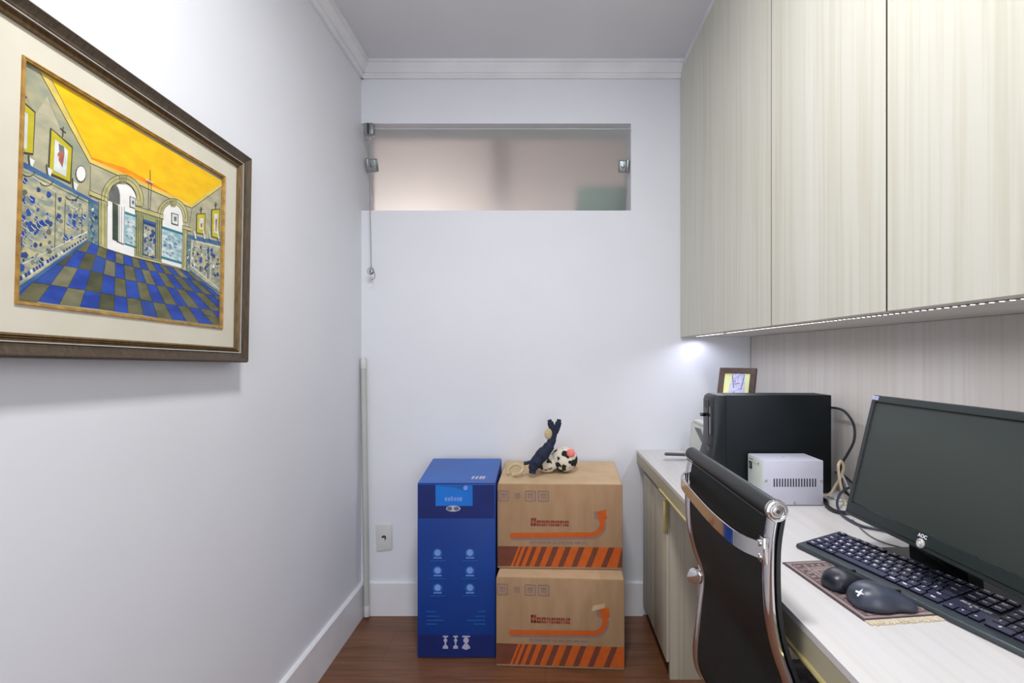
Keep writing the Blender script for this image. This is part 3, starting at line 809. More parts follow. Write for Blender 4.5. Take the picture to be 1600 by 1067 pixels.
(4,6,(1168,206,1167,-694,1181,-691,1182,209,)),
(22,6,(1021,277,1297,299,1299,220,1023,200,)),
(4,7,(1019,272,1295,294,1298,305,1023,282,)),
(4,7,(1021,195,1297,215,1301,226,1025,205,)),
(4,4,(117,1130,124,886,137,891,130,1136,)),
(15,4,(1,894,195,890,206,913,11,917,)),
(25,4,(36,860,198,869,204,883,42,874,)),
(4,4,(90,860,97,345,107,348,100,864,)),
(4,4,(155,872,146,361,155,363,165,875,)),
(4,4,(101,342,158,348,160,356,103,350,)),
(13,3,(1202,114,2320,231,2320,-1065,1278,-672,)),
(14,4,(1201,129,2320,246,2320,152,1204,43,)),
(15,4,(1322,7,2291,99,2298,123,1328,28,)),
(15,4,(1293,-546,2267,-922,2285,-904,1308,-529,)),
(15,4,(1336,-8,1309,-478,1329,-474,1356,-4,)),
(4,4,(1868,22,1869,-752,1891,-748,1891,27,)),
(15,4,(1961,-32,1960,-766,1980,-762,1982,-27,)),
(15,4,(1826,-19,1824,-700,1844,-696,1846,-15,)),
(14,4,(1272,-670,2289,-1033,2318,-1004,1296,-643,)),
(15,4,(1407,-85,1790,-66,1796,-50,1412,-70,)),
(15,4,(1394,-466,1780,-608,1794,-594,1407,-452,)),
(4,4,(1461,670,1758,778,1757,265,1463,229,)),
(26,5,(1482,657,1737,750,1735,277,1485,250,)),
(15,6,(1547,593,1685,635,1682,364,1548,356,)),
(25,7,(1593,488,1657,507,1638,397,1595,399,)),
(4,5,(1590,874,1594,726,1620,735,1616,882,)),
(4,5,(1559,788,1656,835,1650,850,1553,804,)),
(4,4,(1959,934,2267,1049,2272,310,1967,276,)),
(26,5,(1983,921,2244,1020,2248,322,1992,298,)),
(15,6,(2054,856,2188,898,2190,414,2060,409,)),
(25,7,(2103,747,2157,763,2142,447,2112,454,)),
(4,5,(2093,1148,2097,994,2125,1003,2121,1158,)),
(4,5,(2059,1058,2165,1109,2159,1125,2052,1074,)),
(15,6,(1380,248,1426,85,1467,100,1420,264,)),
(4,6,(1378,87,1442,16,1455,24,1391,95,)),
(15,6,(1673,329,1721,163,1764,179,1715,346,)),
(4,6,(1671,164,1738,92,1751,100,1684,173,)),
(15,6,(1869,384,1919,215,1964,231,1913,401,)),
(4,6,(1867,216,1937,143,1951,151,1881,225,)),
(15,6,(2166,467,2218,293,2264,310,2212,485,)),
(4,6,(2163,294,2236,220,2251,228,2177,303,)),
(4,4,(-2279,1207,-2126,1149,-2137,462,-2306,418,)),
(26,5,(-2285,1175,-2143,1120,-2150,481,-2301,445,)),
(15,6,(-2291,1057,-2239,1055,-2241,496,-2298,500,)),
(4,4,(-1889,1019,-1506,878,-1518,237,-1907,257,)),
(26,5,(-1869,991,-1525,848,-1539,267,-1888,290,)),
(15,6,(-1813,866,-1591,775,-1610,321,-1824,349,)),
(18,7,(-1753,820,-1666,806,-1652,695,-1738,678,)),
(25,7,(-1728,704,-1652,695,-1677,449,-1745,548,)),
(25,7,(-1769,643,-1728,704,-1715,635,-1757,596,)),
(4,4,(-1689,1127,-1689,956,-1673,963,-1673,1134,)),
(4,4,(-1734,1077,-1634,1040,-1624,1057,-1723,1094,)),
(4,4,(-2293,1310,-2264,1287,-2255,1299,-2284,1322,)),
(4,4,(-1252,511,-1267,581,-1305,621,-1354,621,-1401,581,-1435,513,-1445,434,-1430,365,-1394,325,-1345,323,-1297,362,-1263,430,)),
(17,5,(-1264,512,-1280,578,-1318,612,-1367,602,-1409,552,-1432,479,-1429,406,-1400,355,-1355,343,-1308,375,-1274,441,)),
(4,6,(-1943,402,-1926,409,-1904,252,-1922,246,)),
(15,6,(-1918,361,-1834,343,-1873,223,-1904,252,)),
(4,6,(-2034,68,-2015,49,-2006,60,-2023,77,)),
(4,6,(-2015,49,-1987,39,-1981,52,-2006,60,)),
(4,6,(-1987,39,-1952,40,-1950,53,-1981,52,)),
(4,6,(-1952,40,-1915,53,-1917,65,-1950,53,)),
(4,6,(-1915,53,-1879,76,-1885,84,-1917,65,)),
(4,6,(-1879,76,-1849,105,-1858,111,-1885,84,)),
(4,6,(-1849,105,-1828,139,-1840,140,-1858,111,)),
(4,6,(-1828,139,-1819,173,-1832,170,-1840,140,)),
(4,6,(-1511,343,-1493,350,-1469,185,-1488,178,)),
(15,6,(-1484,299,-1391,279,-1434,154,-1469,185,)),
(4,6,(-1613,-8,-1592,-29,-1582,-17,-1601,1,)),
(4,6,(-1592,-29,-1561,-40,-1554,-26,-1582,-17,)),
(4,6,(-1561,-40,-1522,-38,-1520,-25,-1554,-26,)),
(4,6,(-1522,-38,-1481,-25,-1483,-13,-1520,-25,)),
(4,6,(-1481,-25,-1441,-2,-1447,7,-1483,-13,)),
(4,6,(-1441,-2,-1407,29,-1418,35,-1447,7,)),
(4,6,(-1407,29,-1384,65,-1397,66,-1418,35,)),
(4,6,(-1384,65,-1374,100,-1388,97,-1397,66,)),
(4,6,(-2219,436,-2204,443,-2183,292,-2199,285,)),
(15,6,(-2196,396,-2118,379,-2154,264,-2183,292,)),
(4,6,(-2304,113,-2286,94,-2278,105,-2293,121,)),
(4,6,(-2286,94,-2260,85,-2254,98,-2278,105,)),
(4,6,(-2260,85,-2227,87,-2225,99,-2254,98,)),
(4,6,(-2227,87,-2193,99,-2194,110,-2225,99,)),
(4,6,(-2193,99,-2159,121,-2165,130,-2194,110,)),
(4,6,(-2159,121,-2132,150,-2140,155,-2165,130,)),
(4,6,(-2132,150,-2112,183,-2123,184,-2140,155,)),
(4,6,(-2112,183,-2104,216,-2116,212,-2123,184,)),
(10,4,(-2208,-300,-2211,-329,-2226,-334,-2240,-325,-2246,-302,-2230,-286,-2209,-281,)),
(15,5,(-2249,-300,-2231,-320,-2224,-312,-2242,-292,)),
(15,5,(-2229,-321,-2207,-325,-2203,-315,-2225,-311,)),
(27,4,(-2176,-259,-2177,-303,-2211,-324,-2231,-307,-2250,-261,-2215,-208,-2181,-209,)),
(27,4,(-1857,-486,-1869,-526,-1890,-535,-1922,-523,-1917,-485,-1893,-454,-1874,-453,)),
(27,4,(-1402,-210,-1414,-240,-1432,-244,-1449,-239,-1443,-208,-1432,-199,-1415,-196,)),
(15,5,(-1455,-213,-1435,-232,-1429,-225,-1449,-206,)),
(15,5,(-1434,-232,-1409,-236,-1406,-228,-1430,-225,)),
(27,4,(-1225,-260,-1227,-278,-1246,-291,-1262,-280,-1256,-260,-1245,-245,-1226,-244,)),
(27,4,(-2294,-79,-2320,-123,-2320,-51,)),
(24,4,(-2267,-805,-2283,-846,-2319,-871,-2320,-871,-2320,-767,-2289,-769,)),
(15,5,(-2320,-840,-2316,-835,-2320,-830,)),
(15,5,(-2320,-839,-2320,-844,-2274,-856,-2270,-846,-2318,-834,)),
(10,4,(-1836,-55,-1855,-105,-1895,-132,-1920,-102,-1915,-57,-1899,-17,-1866,-23,)),
(18,4,(-1354,-478,-1360,-508,-1380,-517,-1393,-502,-1400,-476,-1382,-451,-1358,-453,)),
(7,4,(-1500,-334,-1503,-354,-1522,-372,-1537,-355,-1533,-329,-1523,-311,-1502,-311,)),
(15,5,(-1546,-334,-1526,-353,-1520,-347,-1539,-327,)),
(15,5,(-1525,-354,-1500,-358,-1497,-350,-1521,-346,)),
(10,4,(-1897,-761,-1902,-777,-1917,-792,-1930,-778,-1934,-759,-1918,-743,-1905,-742,)),
(10,4,(-2148,-448,-2147,-490,-2190,-515,-2222,-495,-2221,-440,-2192,-392,-2154,-413,)),
(27,4,(-2018,-289,-2029,-336,-2060,-336,-2079,-329,-2084,-288,-2061,-268,-2036,-251,)),
(15,5,(-2093,-290,-2063,-321,-2056,-313,-2086,-282,)),
(15,5,(-2061,-322,-2024,-329,-2020,-319,-2057,-313,)),
(7,4,(-1457,-664,-1465,-693,-1494,-704,-1517,-697,-1514,-665,-1493,-635,-1472,-639,)),
(24,4,(-1672,-76,-1683,-119,-1708,-139,-1723,-114,-1739,-82,-1709,-54,-1676,-42,)),
(10,4,(-2045,-502,-2048,-531,-2071,-549,-2094,-529,-2091,-500,-2073,-475,-2046,-479,)),
(15,5,(-2096,-501,-2073,-525,-2067,-517,-2089,-494,)),
(15,5,(-2072,-526,-2044,-532,-2041,-522,-2068,-517,)),
(24,4,(-1807,-515,-1818,-559,-1850,-585,-1871,-554,-1881,-518,-1849,-492,-1823,-480,)),
(7,4,(-1939,-553,-1937,-605,-1981,-620,-2002,-589,-2002,-552,-1984,-503,-1942,-520,)),
(18,4,(-1511,-489,-1510,-503,-1528,-510,-1536,-507,-1541,-487,-1528,-476,-1515,-473,)),
(15,5,(-1545,-488,-1530,-504,-1523,-497,-1539,-482,)),
(15,5,(-1528,-504,-1509,-508,-1506,-500,-1525,-496,)),
(7,4,(-1668,-351,-1680,-374,-1700,-390,-1710,-375,-1721,-356,-1700,-329,-1677,-332,)),
(7,4,(-2111,-247,-2126,-286,-2154,-300,-2174,-286,-2191,-250,-2158,-211,-2119,-199,)),
(24,4,(-1960,-594,-1959,-612,-1979,-631,-1994,-613,-1995,-594,-1982,-571,-1965,-570,)),
(15,5,(-2000,-593,-1983,-612,-1976,-604,-1994,-586,)),
(15,5,(-1981,-613,-1959,-617,-1956,-608,-1977,-604,)),
(27,4,(-1956,-687,-1976,-736,-2011,-766,-2036,-727,-2045,-690,-2015,-650,-1985,-661,)),
(10,4,(-1530,-694,-1536,-731,-1564,-735,-1583,-729,-1594,-691,-1566,-663,-1545,-673,)),
(27,4,(-1343,-428,-1338,-461,-1373,-470,-1396,-463,-1397,-427,-1371,-408,-1342,-390,)),
(15,5,(-1402,-425,-1374,-452,-1368,-446,-1395,-419,)),
(15,5,(-1373,-453,-1339,-459,-1336,-451,-1370,-445,)),
(27,4,(-2159,-776,-2170,-816,-2193,-825,-2214,-816,-2212,-768,-2196,-730,-2173,-752,)),
(24,4,(-2164,-1116,-2193,-1168,-2218,-1171,-2249,-1154,-2256,-1115,-2225,-1073,-2193,-1073,)),
(24,4,(-1932,-1134,-1947,-1176,-1979,-1196,-2009,-1176,-1997,-1125,-1978,-1109,-1956,-1094,)),
(15,5,(-2012,-1128,-1982,-1163,-1975,-1156,-2006,-1121,)),
(15,5,(-1980,-1164,-1943,-1175,-1939,-1166,-1977,-1155,)),
(24,4,(-1322,-291,-1330,-324,-1353,-340,-1373,-325,-1382,-289,-1353,-268,-1331,-266,)),
(27,4,(-1438,-291,-1448,-320,-1463,-325,-1473,-311,-1477,-290,-1465,-273,-1444,-267,)),
(24,4,(-1875,-520,-1882,-563,-1921,-597,-1953,-562,-1945,-516,-1920,-492,-1894,-479,)),
(15,5,(-1959,-517,-1924,-554,-1917,-547,-1952,-510,)),
(15,5,(-1922,-555,-1879,-564,-1875,-555,-1918,-546,)),
(7,4,(-2269,-762,-2283,-799,-2303,-798,-2318,-789,-2320,-775,-2320,-760,-2306,-743,-2285,-735,)),
(27,4,(-2004,-1191,-2022,-1220,-2039,-1229,-2059,-1213,-2057,-1191,-2039,-1168,-2024,-1167,)),
(7,4,(-1411,-455,-1426,-484,-1449,-501,-1477,-487,-1472,-458,-1454,-423,-1424,-433,)),
(15,5,(-1480,-456,-1455,-481,-1448,-475,-1474,-450,)),
(15,5,(-1453,-482,-1422,-488,-1419,-480,-1450,-474,)),
(27,4,(-1524,-199,-1532,-233,-1556,-246,-1584,-241,-1584,-203,-1559,-160,-1521,-174,)),
(10,4,(-2305,-562,-2319,-593,-2320,-593,-2320,-531,-2317,-531,)),
(7,4,(-2235,-815,-2238,-851,-2267,-866,-2296,-852,-2293,-813,-2270,-787,-2241,-777,)),
(15,5,(-2301,-809,-2271,-843,-2264,-835,-2294,-802,)),
(15,5,(-2270,-844,-2233,-853,-2230,-844,-2266,-834,)),
(24,4,(-2021,-700,-2037,-732,-2053,-740,-2067,-726,-2065,-697,-2053,-687,-2038,-678,)),
(18,4,(-1402,-214,-1399,-238,-1434,-267,-1452,-246,-1467,-217,-1434,-183,-1403,-184,)),
(7,4,(-1699,-409,-1703,-422,-1717,-433,-1729,-428,-1726,-408,-1717,-395,-1706,-396,)),
(15,5,(-1735,-410,-1721,-424,-1714,-417,-1728,-403,)),
(15,5,(-1719,-425,-1702,-428,-1698,-420,-1716,-417,)),
(24,4,(-2023,-364,-2033,-386,-2045,-397,-2063,-390,-2065,-367,-2048,-340,-2031,-340,)),
(10,4,(-2212,-1310,-2229,-1370,-2271,-1384,-2311,-1353,-2298,-1308,-2276,-1260,-2233,-1273,)),
(27,4,(-2205,-946,-2212,-976,-2237,-996,-2253,-972,-2261,-942,-2237,-921,-2219,-920,)),
(15,5,(-2263,-942,-2240,-969,-2233,-962,-2256,-935,)),
(15,5,(-2238,-970,-2210,-978,-2206,-968,-2234,-961,)),
(24,4,(-1302,-587,-1315,-611,-1337,-628,-1357,-616,-1357,-588,-1338,-567,-1322,-568,)),
(18,4,(-1642,-430,-1649,-465,-1674,-480,-1698,-464,-1706,-428,-1675,-405,-1644,-400,)),
(24,4,(-2073,-674,-2072,-692,-2090,-705,-2104,-695,-2107,-670,-2094,-655,-2074,-657,)),
(15,5,(-2113,-672,-2095,-692,-2088,-684,-2106,-665,)),
(15,5,(-2093,-693,-2071,-698,-2068,-688,-2090,-683,)),
(7,4,(-2173,-631,-2192,-661,-2210,-674,-2222,-664,-2231,-630,-2214,-604,-2187,-604,)),
(24,4,(-2084,-1138,-2085,-1163,-2102,-1166,-2120,-1157,-2120,-1136,-2103,-1120,-2085,-1119,)),
(24,4,(-1381,-507,-1390,-524,-1404,-534,-1417,-524,-1419,-509,-1404,-496,-1394,-495,)),
(15,5,(-1422,-509,-1408,-523,-1401,-517,-1415,-503,)),
(15,5,(-1406,-523,-1389,-527,-1386,-519,-1403,-516,)),
(24,4,(-1687,-366,-1692,-402,-1718,-410,-1740,-404,-1749,-365,-1723,-323,-1689,-325,)),
(7,4,(-2049,-742,-2062,-772,-2079,-779,-2098,-768,-2094,-740,-2081,-716,-2060,-720,)),
(18,4,(-2274,-491,-2281,-517,-2302,-536,-2312,-516,-2319,-492,-2304,-477,-2286,-476,)),
(15,5,(-2320,-488,-2320,-499,-2306,-514,-2299,-506,-2318,-486,)),
(15,5,(-2305,-515,-2282,-520,-2278,-510,-2301,-505,)),
(27,4,(-2112,-281,-2122,-318,-2152,-334,-2170,-321,-2181,-284,-2156,-250,-2123,-243,)),
(7,4,(-1423,-388,-1424,-421,-1456,-437,-1478,-424,-1479,-389,-1459,-345,-1425,-350,)),
(10,4,(-1229,-220,-1247,-259,-1270,-261,-1289,-256,-1291,-221,-1272,-197,-1250,-195,)),
(15,5,(-1297,-224,-1272,-247,-1266,-241,-1291,-218,)),
(15,5,(-1271,-248,-1240,-253,-1237,-245,-1268,-240,)),
(7,4,(-2093,-236,-2090,-282,-2128,-297,-2165,-286,-2148,-234,-2133,-188,-2093,-196,)),
(27,4,(-1847,-600,-1849,-620,-1866,-634,-1877,-623,-1880,-594,-1867,-579,-1848,-577,)),
(24,4,(-2068,-650,-2079,-698,-2108,-713,-2139,-698,-2141,-651,-2113,-607,-2072,-613,)),
(15,5,(-2146,-646,-2113,-683,-2106,-675,-2139,-639,)),
(15,5,(-2111,-684,-2069,-693,-2066,-684,-2107,-675,)),
(24,4,(-1430,-389,-1437,-408,-1454,-423,-1473,-416,-1467,-389,-1455,-371,-1436,-372,)),
(18,4,(-1267,-492,-1276,-524,-1300,-528,-1327,-520,-1317,-493,-1303,-475,-1276,-474,)),
(10,4,(-2114,-970,-2121,-993,-2137,-996,-2152,-990,-2154,-971,-2138,-954,-2121,-948,)),
(15,5,(-2157,-969,-2141,-988,-2134,-980,-2150,-962,)),
(15,5,(-2139,-989,-2119,-994,-2115,-985,-2135,-979,)),
(24,4,(-1968,-898,-1971,-919,-1990,-937,-2006,-919,-2005,-897,-1990,-877,-1970,-872,)),
(10,4,(-2249,-960,-2262,-982,-2276,-1000,-2297,-982,-2289,-959,-2281,-945,-2260,-934,)),
(28,4,(-1515,-400,-1529,-430,-1548,-441,-1571,-431,-1569,-401,-1550,-380,-1532,-377,)),
(15,5,(-1577,-401,-1552,-425,-1545,-419,-1570,-394,)),
(15,5,(-1550,-426,-1520,-432,-1516,-424,-1547,-418,)),
(24,4,(-1688,-389,-1706,-428,-1732,-451,-1755,-428,-1756,-391,-1735,-365,-1710,-357,)),
(24,4,(-2108,-626,-2130,-671,-2159,-703,-2191,-676,-2182,-617,-2164,-579,-2123,-579,)),
(24,4,(-1927,-739,-1932,-756,-1948,-764,-1964,-758,-1958,-735,-1951,-718,-1932,-718,)),
(15,5,(-1969,-739,-1953,-757,-1946,-750,-1962,-732,)),
(15,5,(-1951,-758,-1932,-762,-1928,-753,-1948,-749,)),
(27,4,(-2058,-1205,-2079,-1241,-2104,-1255,-2128,-1236,-2130,-1199,-2105,-1169,-2083,-1178,)),
(24,4,(-1343,-144,-1352,-162,-1371,-180,-1388,-170,-1389,-149,-1374,-130,-1355,-125,)),
(10,4,(-1562,-671,-1561,-701,-1600,-722,-1614,-709,-1618,-662,-1601,-640,-1567,-638,)),
(15,5,(-1634,-667,-1602,-700,-1596,-693,-1628,-660,)),
(15,5,(-1600,-701,-1561,-709,-1557,-701,-1597,-693,)),
(27,4,(-1815,-180,-1816,-199,-1839,-208,-1847,-201,-1855,-183,-1838,-158,-1818,-159,)),
(18,4,(-1823,-656,-1835,-705,-1870,-716,-1906,-699,-1901,-656,-1869,-622,-1837,-612,)),
(7,4,(-1950,-560,-1976,-602,-2008,-623,-2033,-609,-2031,-563,-2008,-528,-1970,-529,)),
(15,5,(-2047,-560,-2012,-598,-2005,-591,-2040,-553,)),
(15,5,(-2010,-599,-1966,-609,-1962,-600,-2006,-590,)),
(24,4,(-1499,-279,-1507,-312,-1529,-324,-1551,-309,-1556,-281,-1530,-259,-1501,-255,)),
(18,4,(-1353,-289,-1371,-324,-1389,-331,-1405,-314,-1402,-289,-1390,-270,-1370,-275,)),
(24,4,(-2278,-529,-2293,-555,-2313,-575,-2320,-569,-2320,-516,-2315,-504,-2290,-512,)),
(15,5,(-2320,-552,-2317,-555,-2310,-547,-2320,-536,)),
(15,5,(-2315,-556,-2290,-561,-2286,-551,-2311,-546,)),
(18,4,(-2206,-158,-2236,-206,-2262,-241,-2277,-204,-2288,-160,-2264,-130,-2225,-119,)),
(18,4,(-1803,-966,-1818,-1006,-1850,-1017,-1871,-1005,-1877,-963,-1853,-946,-1826,-941,)),
(7,4,(-1311,-324,-1321,-349,-1340,-356,-1358,-353,-1363,-326,-1342,-297,-1318,-298,)),
(15,5,(-1363,-325,-1343,-345,-1336,-339,-1357,-319,)),
(15,5,(-1341,-346,-1316,-350,-1312,-342,-1338,-338,)),
(27,4,(-1471,-356,-1473,-372,-1488,-378,-1503,-374,-1503,-358,-1488,-345,-1476,-338,)),
(18,4,(-2226,-977,-2241,-1014,-2265,-1022,-2277,-1002,-2275,-976,-2266,-962,-2247,-954,)),
(7,4,(-2254,-304,-2260,-333,-2283,-339,-2305,-336,-2306,-308,-2287,-276,-2267,-277,)),
(15,5,(-2309,-306,-2287,-329,-2280,-321,-2301,-298,)),
(15,5,(-2285,-330,-2259,-335,-2255,-325,-2282,-320,)),
(18,4,(-2253,-1037,-2274,-1083,-2310,-1091,-2320,-1082,-2320,-1013,-2311,-997,-2274,-1007,)),
(27,4,(-1312,-47,-1327,-74,-1354,-105,-1372,-80,-1385,-59,-1359,-24,-1334,-27,)),
(7,4,(-1504,-418,-1527,-461,-1551,-469,-1570,-458,-1570,-421,-1550,-399,-1528,-397,)),
(15,5,(-1579,-421,-1552,-447,-1546,-441,-1572,-414,)),
(15,5,(-1551,-448,-1518,-454,-1515,-446,-1547,-440,)),
(24,4,(-2262,-891,-2268,-948,-2301,-961,-2320,-947,-2320,-880,-2304,-861,-2266,-843,)),
(24,4,(-2193,-277,-2216,-321,-2243,-339,-2281,-336,-2283,-285,-2249,-229,-2208,-230,)),
(27,4,(-1963,-159,-1974,-192,-1990,-201,-2004,-186,-2009,-164,-1993,-137,-1975,-144,)),
(15,5,(-2014,-162,-1995,-182,-1988,-174,-2007,-154,)),
(15,5,(-1993,-183,-1969,-186,-1965,-177,-1989,-173,)),
(27,4,(-1419,-146,-1428,-165,-1441,-175,-1450,-169,-1455,-149,-1443,-131,-1429,-132,)),
(24,4,(-1596,-708,-1602,-728,-1617,-734,-1627,-724,-1628,-706,-1619,-695,-1606,-697,)),
(24,4,(-2124,-715,-2143,-757,-2172,-782,-2203,-763,-2203,-716,-2176,-666,-2148,-686,)),
(15,5,(-2209,-712,-2175,-749,-2168,-742,-2202,-704,)),
(15,5,(-2174,-750,-2132,-760,-2129,-750,-2170,-741,)),
(10,4,(-1847,-499,-1862,-539,-1882,-542,-1906,-528,-1902,-495,-1883,-477,-1858,-479,)),
(7,4,(-2221,-1126,-2236,-1158,-2258,-1173,-2272,-1161,-2274,-1115,-2258,-1081,-2232,-1095,)),
(27,4,(-1511,-486,-1508,-516,-1533,-530,-1554,-511,-1548,-483,-1536,-465,-1511,-456,)),
(15,5,(-1561,-484,-1538,-507,-1532,-501,-1555,-478,)),
(15,5,(-1537,-508,-1508,-513,-1505,-505,-1533,-500,)),
(27,4,(-1722,-593,-1731,-620,-1754,-635,-1781,-626,-1771,-588,-1756,-555,-1727,-562,)),
(18,4,(-1823,-828,-1835,-852,-1853,-865,-1874,-858,-1873,-823,-1855,-806,-1828,-800,)),
(10,4,(-2203,-855,-2204,-871,-2220,-883,-2234,-876,-2237,-854,-2222,-831,-2208,-833,)),
(15,5,(-2240,-853,-2224,-871,-2217,-864,-2233,-846,)),
(15,5,(-2222,-872,-2202,-877,-2199,-868,-2218,-863,)),
(24,4,(-2179,-732,-2190,-761,-2212,-785,-2234,-764,-2234,-730,-2216,-709,-2189,-705,)),
(7,4,(-1421,-288,-1426,-318,-1450,-325,-1475,-320,-1466,-285,-1451,-269,-1425,-268,)),
(7,4,(-1247,-234,-1254,-263,-1275,-284,-1305,-271,-1293,-231,-1276,-201,-1251,-202,)),
(15,5,(-1306,-232,-1279,-258,-1273,-252,-1300,-226,)),
(15,5,(-1277,-259,-1243,-264,-1240,-257,-1274,-251,)),
(10,4,(-2286,-651,-2287,-669,-2301,-683,-2312,-671,-2316,-652,-2305,-629,-2291,-631,)),
(27,4,(-2016,-1064,-2025,-1082,-2037,-1091,-2049,-1082,-2048,-1060,-2038,-1052,-2022,-1052,)),
(27,4,(-2038,-1116,-2039,-1136,-2061,-1154,-2085,-1139,-2079,-1109,-2062,-1085,-2041,-1087,)),
(15,5,(-2087,-1112,-2065,-1136,-2058,-1129,-2080,-1105,)),
(15,5,(-2064,-1137,-2038,-1144,-2034,-1135,-2060,-1128,)),
(10,4,(-1487,-280,-1492,-304,-1506,-306,-1524,-303,-1522,-282,-1508,-259,-1491,-266,)),
(27,4,(-1325,-316,-1336,-342,-1353,-362,-1368,-345,-1378,-318,-1355,-286,-1334,-298,)),
(7,4,(-2213,26,-2222,-13,-2250,-39,-2282,-21,-2277,25,-2254,66,-2230,53,)),
(15,5,(-2287,23,-2255,-10,-2248,-1,-2280,31,)),
(15,5,(-2254,-10,-2215,-16,-2211,-6,-2250,0,)),
(24,4,(-2010,-37,-2023,-82,-2058,-92,-2070,-80,-2073,-46,-2059,-8,-2028,-17,)),
(27,4,(-1922,-399,-1942,-434,-1971,-462,-1995,-445,-1987,-403,-1970,-373,-1939,-362,)),
(10,4,(-1458,-29,-1473,-61,-1493,-85,-1506,-65,-1520,-33,-1493,-6,-1473,-5,)),
(15,5,(-1521,-32,-1495,-56,-1489,-49,-1515,-25,)),
(15,5,(-1494,-57,-1463,-61,-1459,-53,-1491,-49,)),
(27,4,(-1681,-227,-1691,-268,-1721,-269,-1741,-260,-1735,-223,-1722,-211,-1692,-203,)),
(24,4,(-2213,-1203,-2225,-1228,-2237,-1227,-2248,-1218,-2254,-1203,-2237,-1179,-2224,-1185,)),
(27,4,(-2100,-822,-2111,-874,-2147,-887,-2163,-858,-2171,-816,-2147,-792,-2116,-788,)),
(15,5,(-2181,-819,-2150,-854,-2143,-847,-2174,-812,)),
(15,5,(-2148,-855,-2109,-865,-2106,-855,-2144,-846,)),
(18,4,(-2230,-553,-2247,-600,-2273,-606,-2296,-593,-2309,-550,-2279,-506,-2244,-522,)),
(18,4,(-1403,-397,-1409,-416,-1427,-426,-1442,-416,-1437,-396,-1427,-382,-1411,-384,)),
(27,4,(-1525,-355,-1534,-379,-1554,-395,-1569,-378,-1571,-358,-1555,-341,-1541,-341,)),
(15,5,(-1577,-358,-1558,-376,-1552,-370,-1570,-352,)),
(15,5,(-1557,-377,-1534,-381,-1531,-373,-1553,-369,)),
(7,4,(-2151,-646,-2148,-672,-2175,-679,-2187,-670,-2190,-642,-2176,-622,-2150,-624,)),
(10,4,(-1964,-582,-1964,-596,-1980,-612,-1990,-598,-1990,-580,-1981,-571,-1968,-565,)),
(27,4,(-1786,-905,-1805,-943,-1825,-942,-1852,-933,-1851,-907,-1829,-879,-1800,-875,)),
(15,5,(-1854,-904,-1830,-929,-1823,-923,-1847,-897,)),
(15,5,(-1829,-930,-1799,-938,-1796,-929,-1825,-922,)),
(7,4,(-1406,5,-1411,-23,-1430,-34,-1451,-25,-1442,7,-1432,18,-1414,27,)),
(24,4,(-1253,-236,-1273,-270,-1291,-284,-1312,-272,-1322,-238,-1297,-206,-1270,-208,)),
(24,4,(-1998,-634,-2005,-678,-2034,-702,-2068,-673,-2066,-634,-2035,-584,-1999,-596,)),
(15,5,(-2070,-629,-2037,-664,-2030,-657,-2063,-622,)),
(15,5,(-2036,-665,-1996,-674,-1992,-665,-2032,-656,)),
(27,4,(-2162,-723,-2174,-763,-2201,-767,-2221,-757,-2214,-723,-2203,-702,-2179,-699,)),
(10,4,(-2019,-568,-2027,-596,-2047,-605,-2055,-588,-2062,-568,-2047,-545,-2028,-555,)),
(24,4,(-1374,-336,-1388,-362,-1407,-379,-1421,-366,-1417,-337,-1408,-309,-1386,-316,)),
(15,5,(-1431,-337,-1409,-359,-1402,-353,-1425,-331,)),
(15,5,(-1407,-360,-1380,-364,-1377,-357,-1404,-352,)),
(27,4,(-1368,-312,-1375,-335,-1388,-340,-1403,-333,-1406,-314,-1389,-295,-1377,-299,)),
(10,4,(-2278,-302,-2293,-343,-2320,-352,-2320,-264,-2302,-273,)),
(18,4,(-2202,-675,-2220,-719,-2249,-731,-2266,-716,-2277,-670,-2252,-628,-2227,-643,)),
(15,5,(-2285,-673,-2253,-708,-2246,-701,-2278,-666,)),
(15,5,(-2252,-709,-2213,-718,-2209,-709,-2248,-700,)),
(24,4,(-2029,-919,-2051,-963,-2072,-975,-2100,-951,-2088,-912,-2076,-883,-2053,-892,)),
(24,4,(-1426,-260,-1435,-281,-1450,-285,-1458,-282,-1463,-259,-1451,-247,-1437,-243,)),
(27,4,(-1653,-672,-1667,-702,-1688,-718,-1699,-698,-1705,-673,-1690,-654,-1666,-646,)),
(15,5,(-1713,-672,-1691,-695,-1684,-688,-1706,-665,)),
(15,5,(-1689,-696,-1663,-701,-1659,-693,-1686,-687,)),
(7,4,(-1879,-390,-1886,-410,-1900,-418,-1917,-416,-1918,-389,-1903,-367,-1882,-364,)),
(18,4,(-1852,-968,-1857,-1004,-1884,-1018,-1910,-1001,-1899,-966,-1886,-933,-1863,-934,)),
(27,4,(-1829,-408,-1847,-440,-1873,-458,-1900,-444,-1889,-407,-1876,-388,-1843,-379,)),
(15,5,(-1903,-411,-1877,-438,-1870,-431,-1896,-404,)),
(15,5,(-1875,-439,-1843,-445,-1839,-436,-1871,-430,)),
(10,4,(-1377,-252,-1388,-275,-1404,-291,-1425,-281,-1424,-256,-1405,-226,-1384,-226,)),
(27,4,(-1644,-618,-1652,-635,-1664,-648,-1678,-639,-1675,-618,-1666,-604,-1654,-601,)),
(7,4,(-2121,-213,-2127,-256,-2157,-260,-2179,-256,-2185,-220,-2162,-180,-2132,-191,)),
(15,5,(-2189,-216,-2161,-244,-2154,-236,-2182,-208,)),
(15,5,(-2160,-245,-2127,-251,-2123,-241,-2156,-235,)),
(24,4,(-1996,-608,-1999,-636,-2016,-640,-2026,-626,-2036,-605,-2018,-590,-2004,-587,)),
(10,4,(-2095,-695,-2096,-722,-2127,-739,-2146,-726,-2144,-690,-2126,-655,-2097,-671,)),
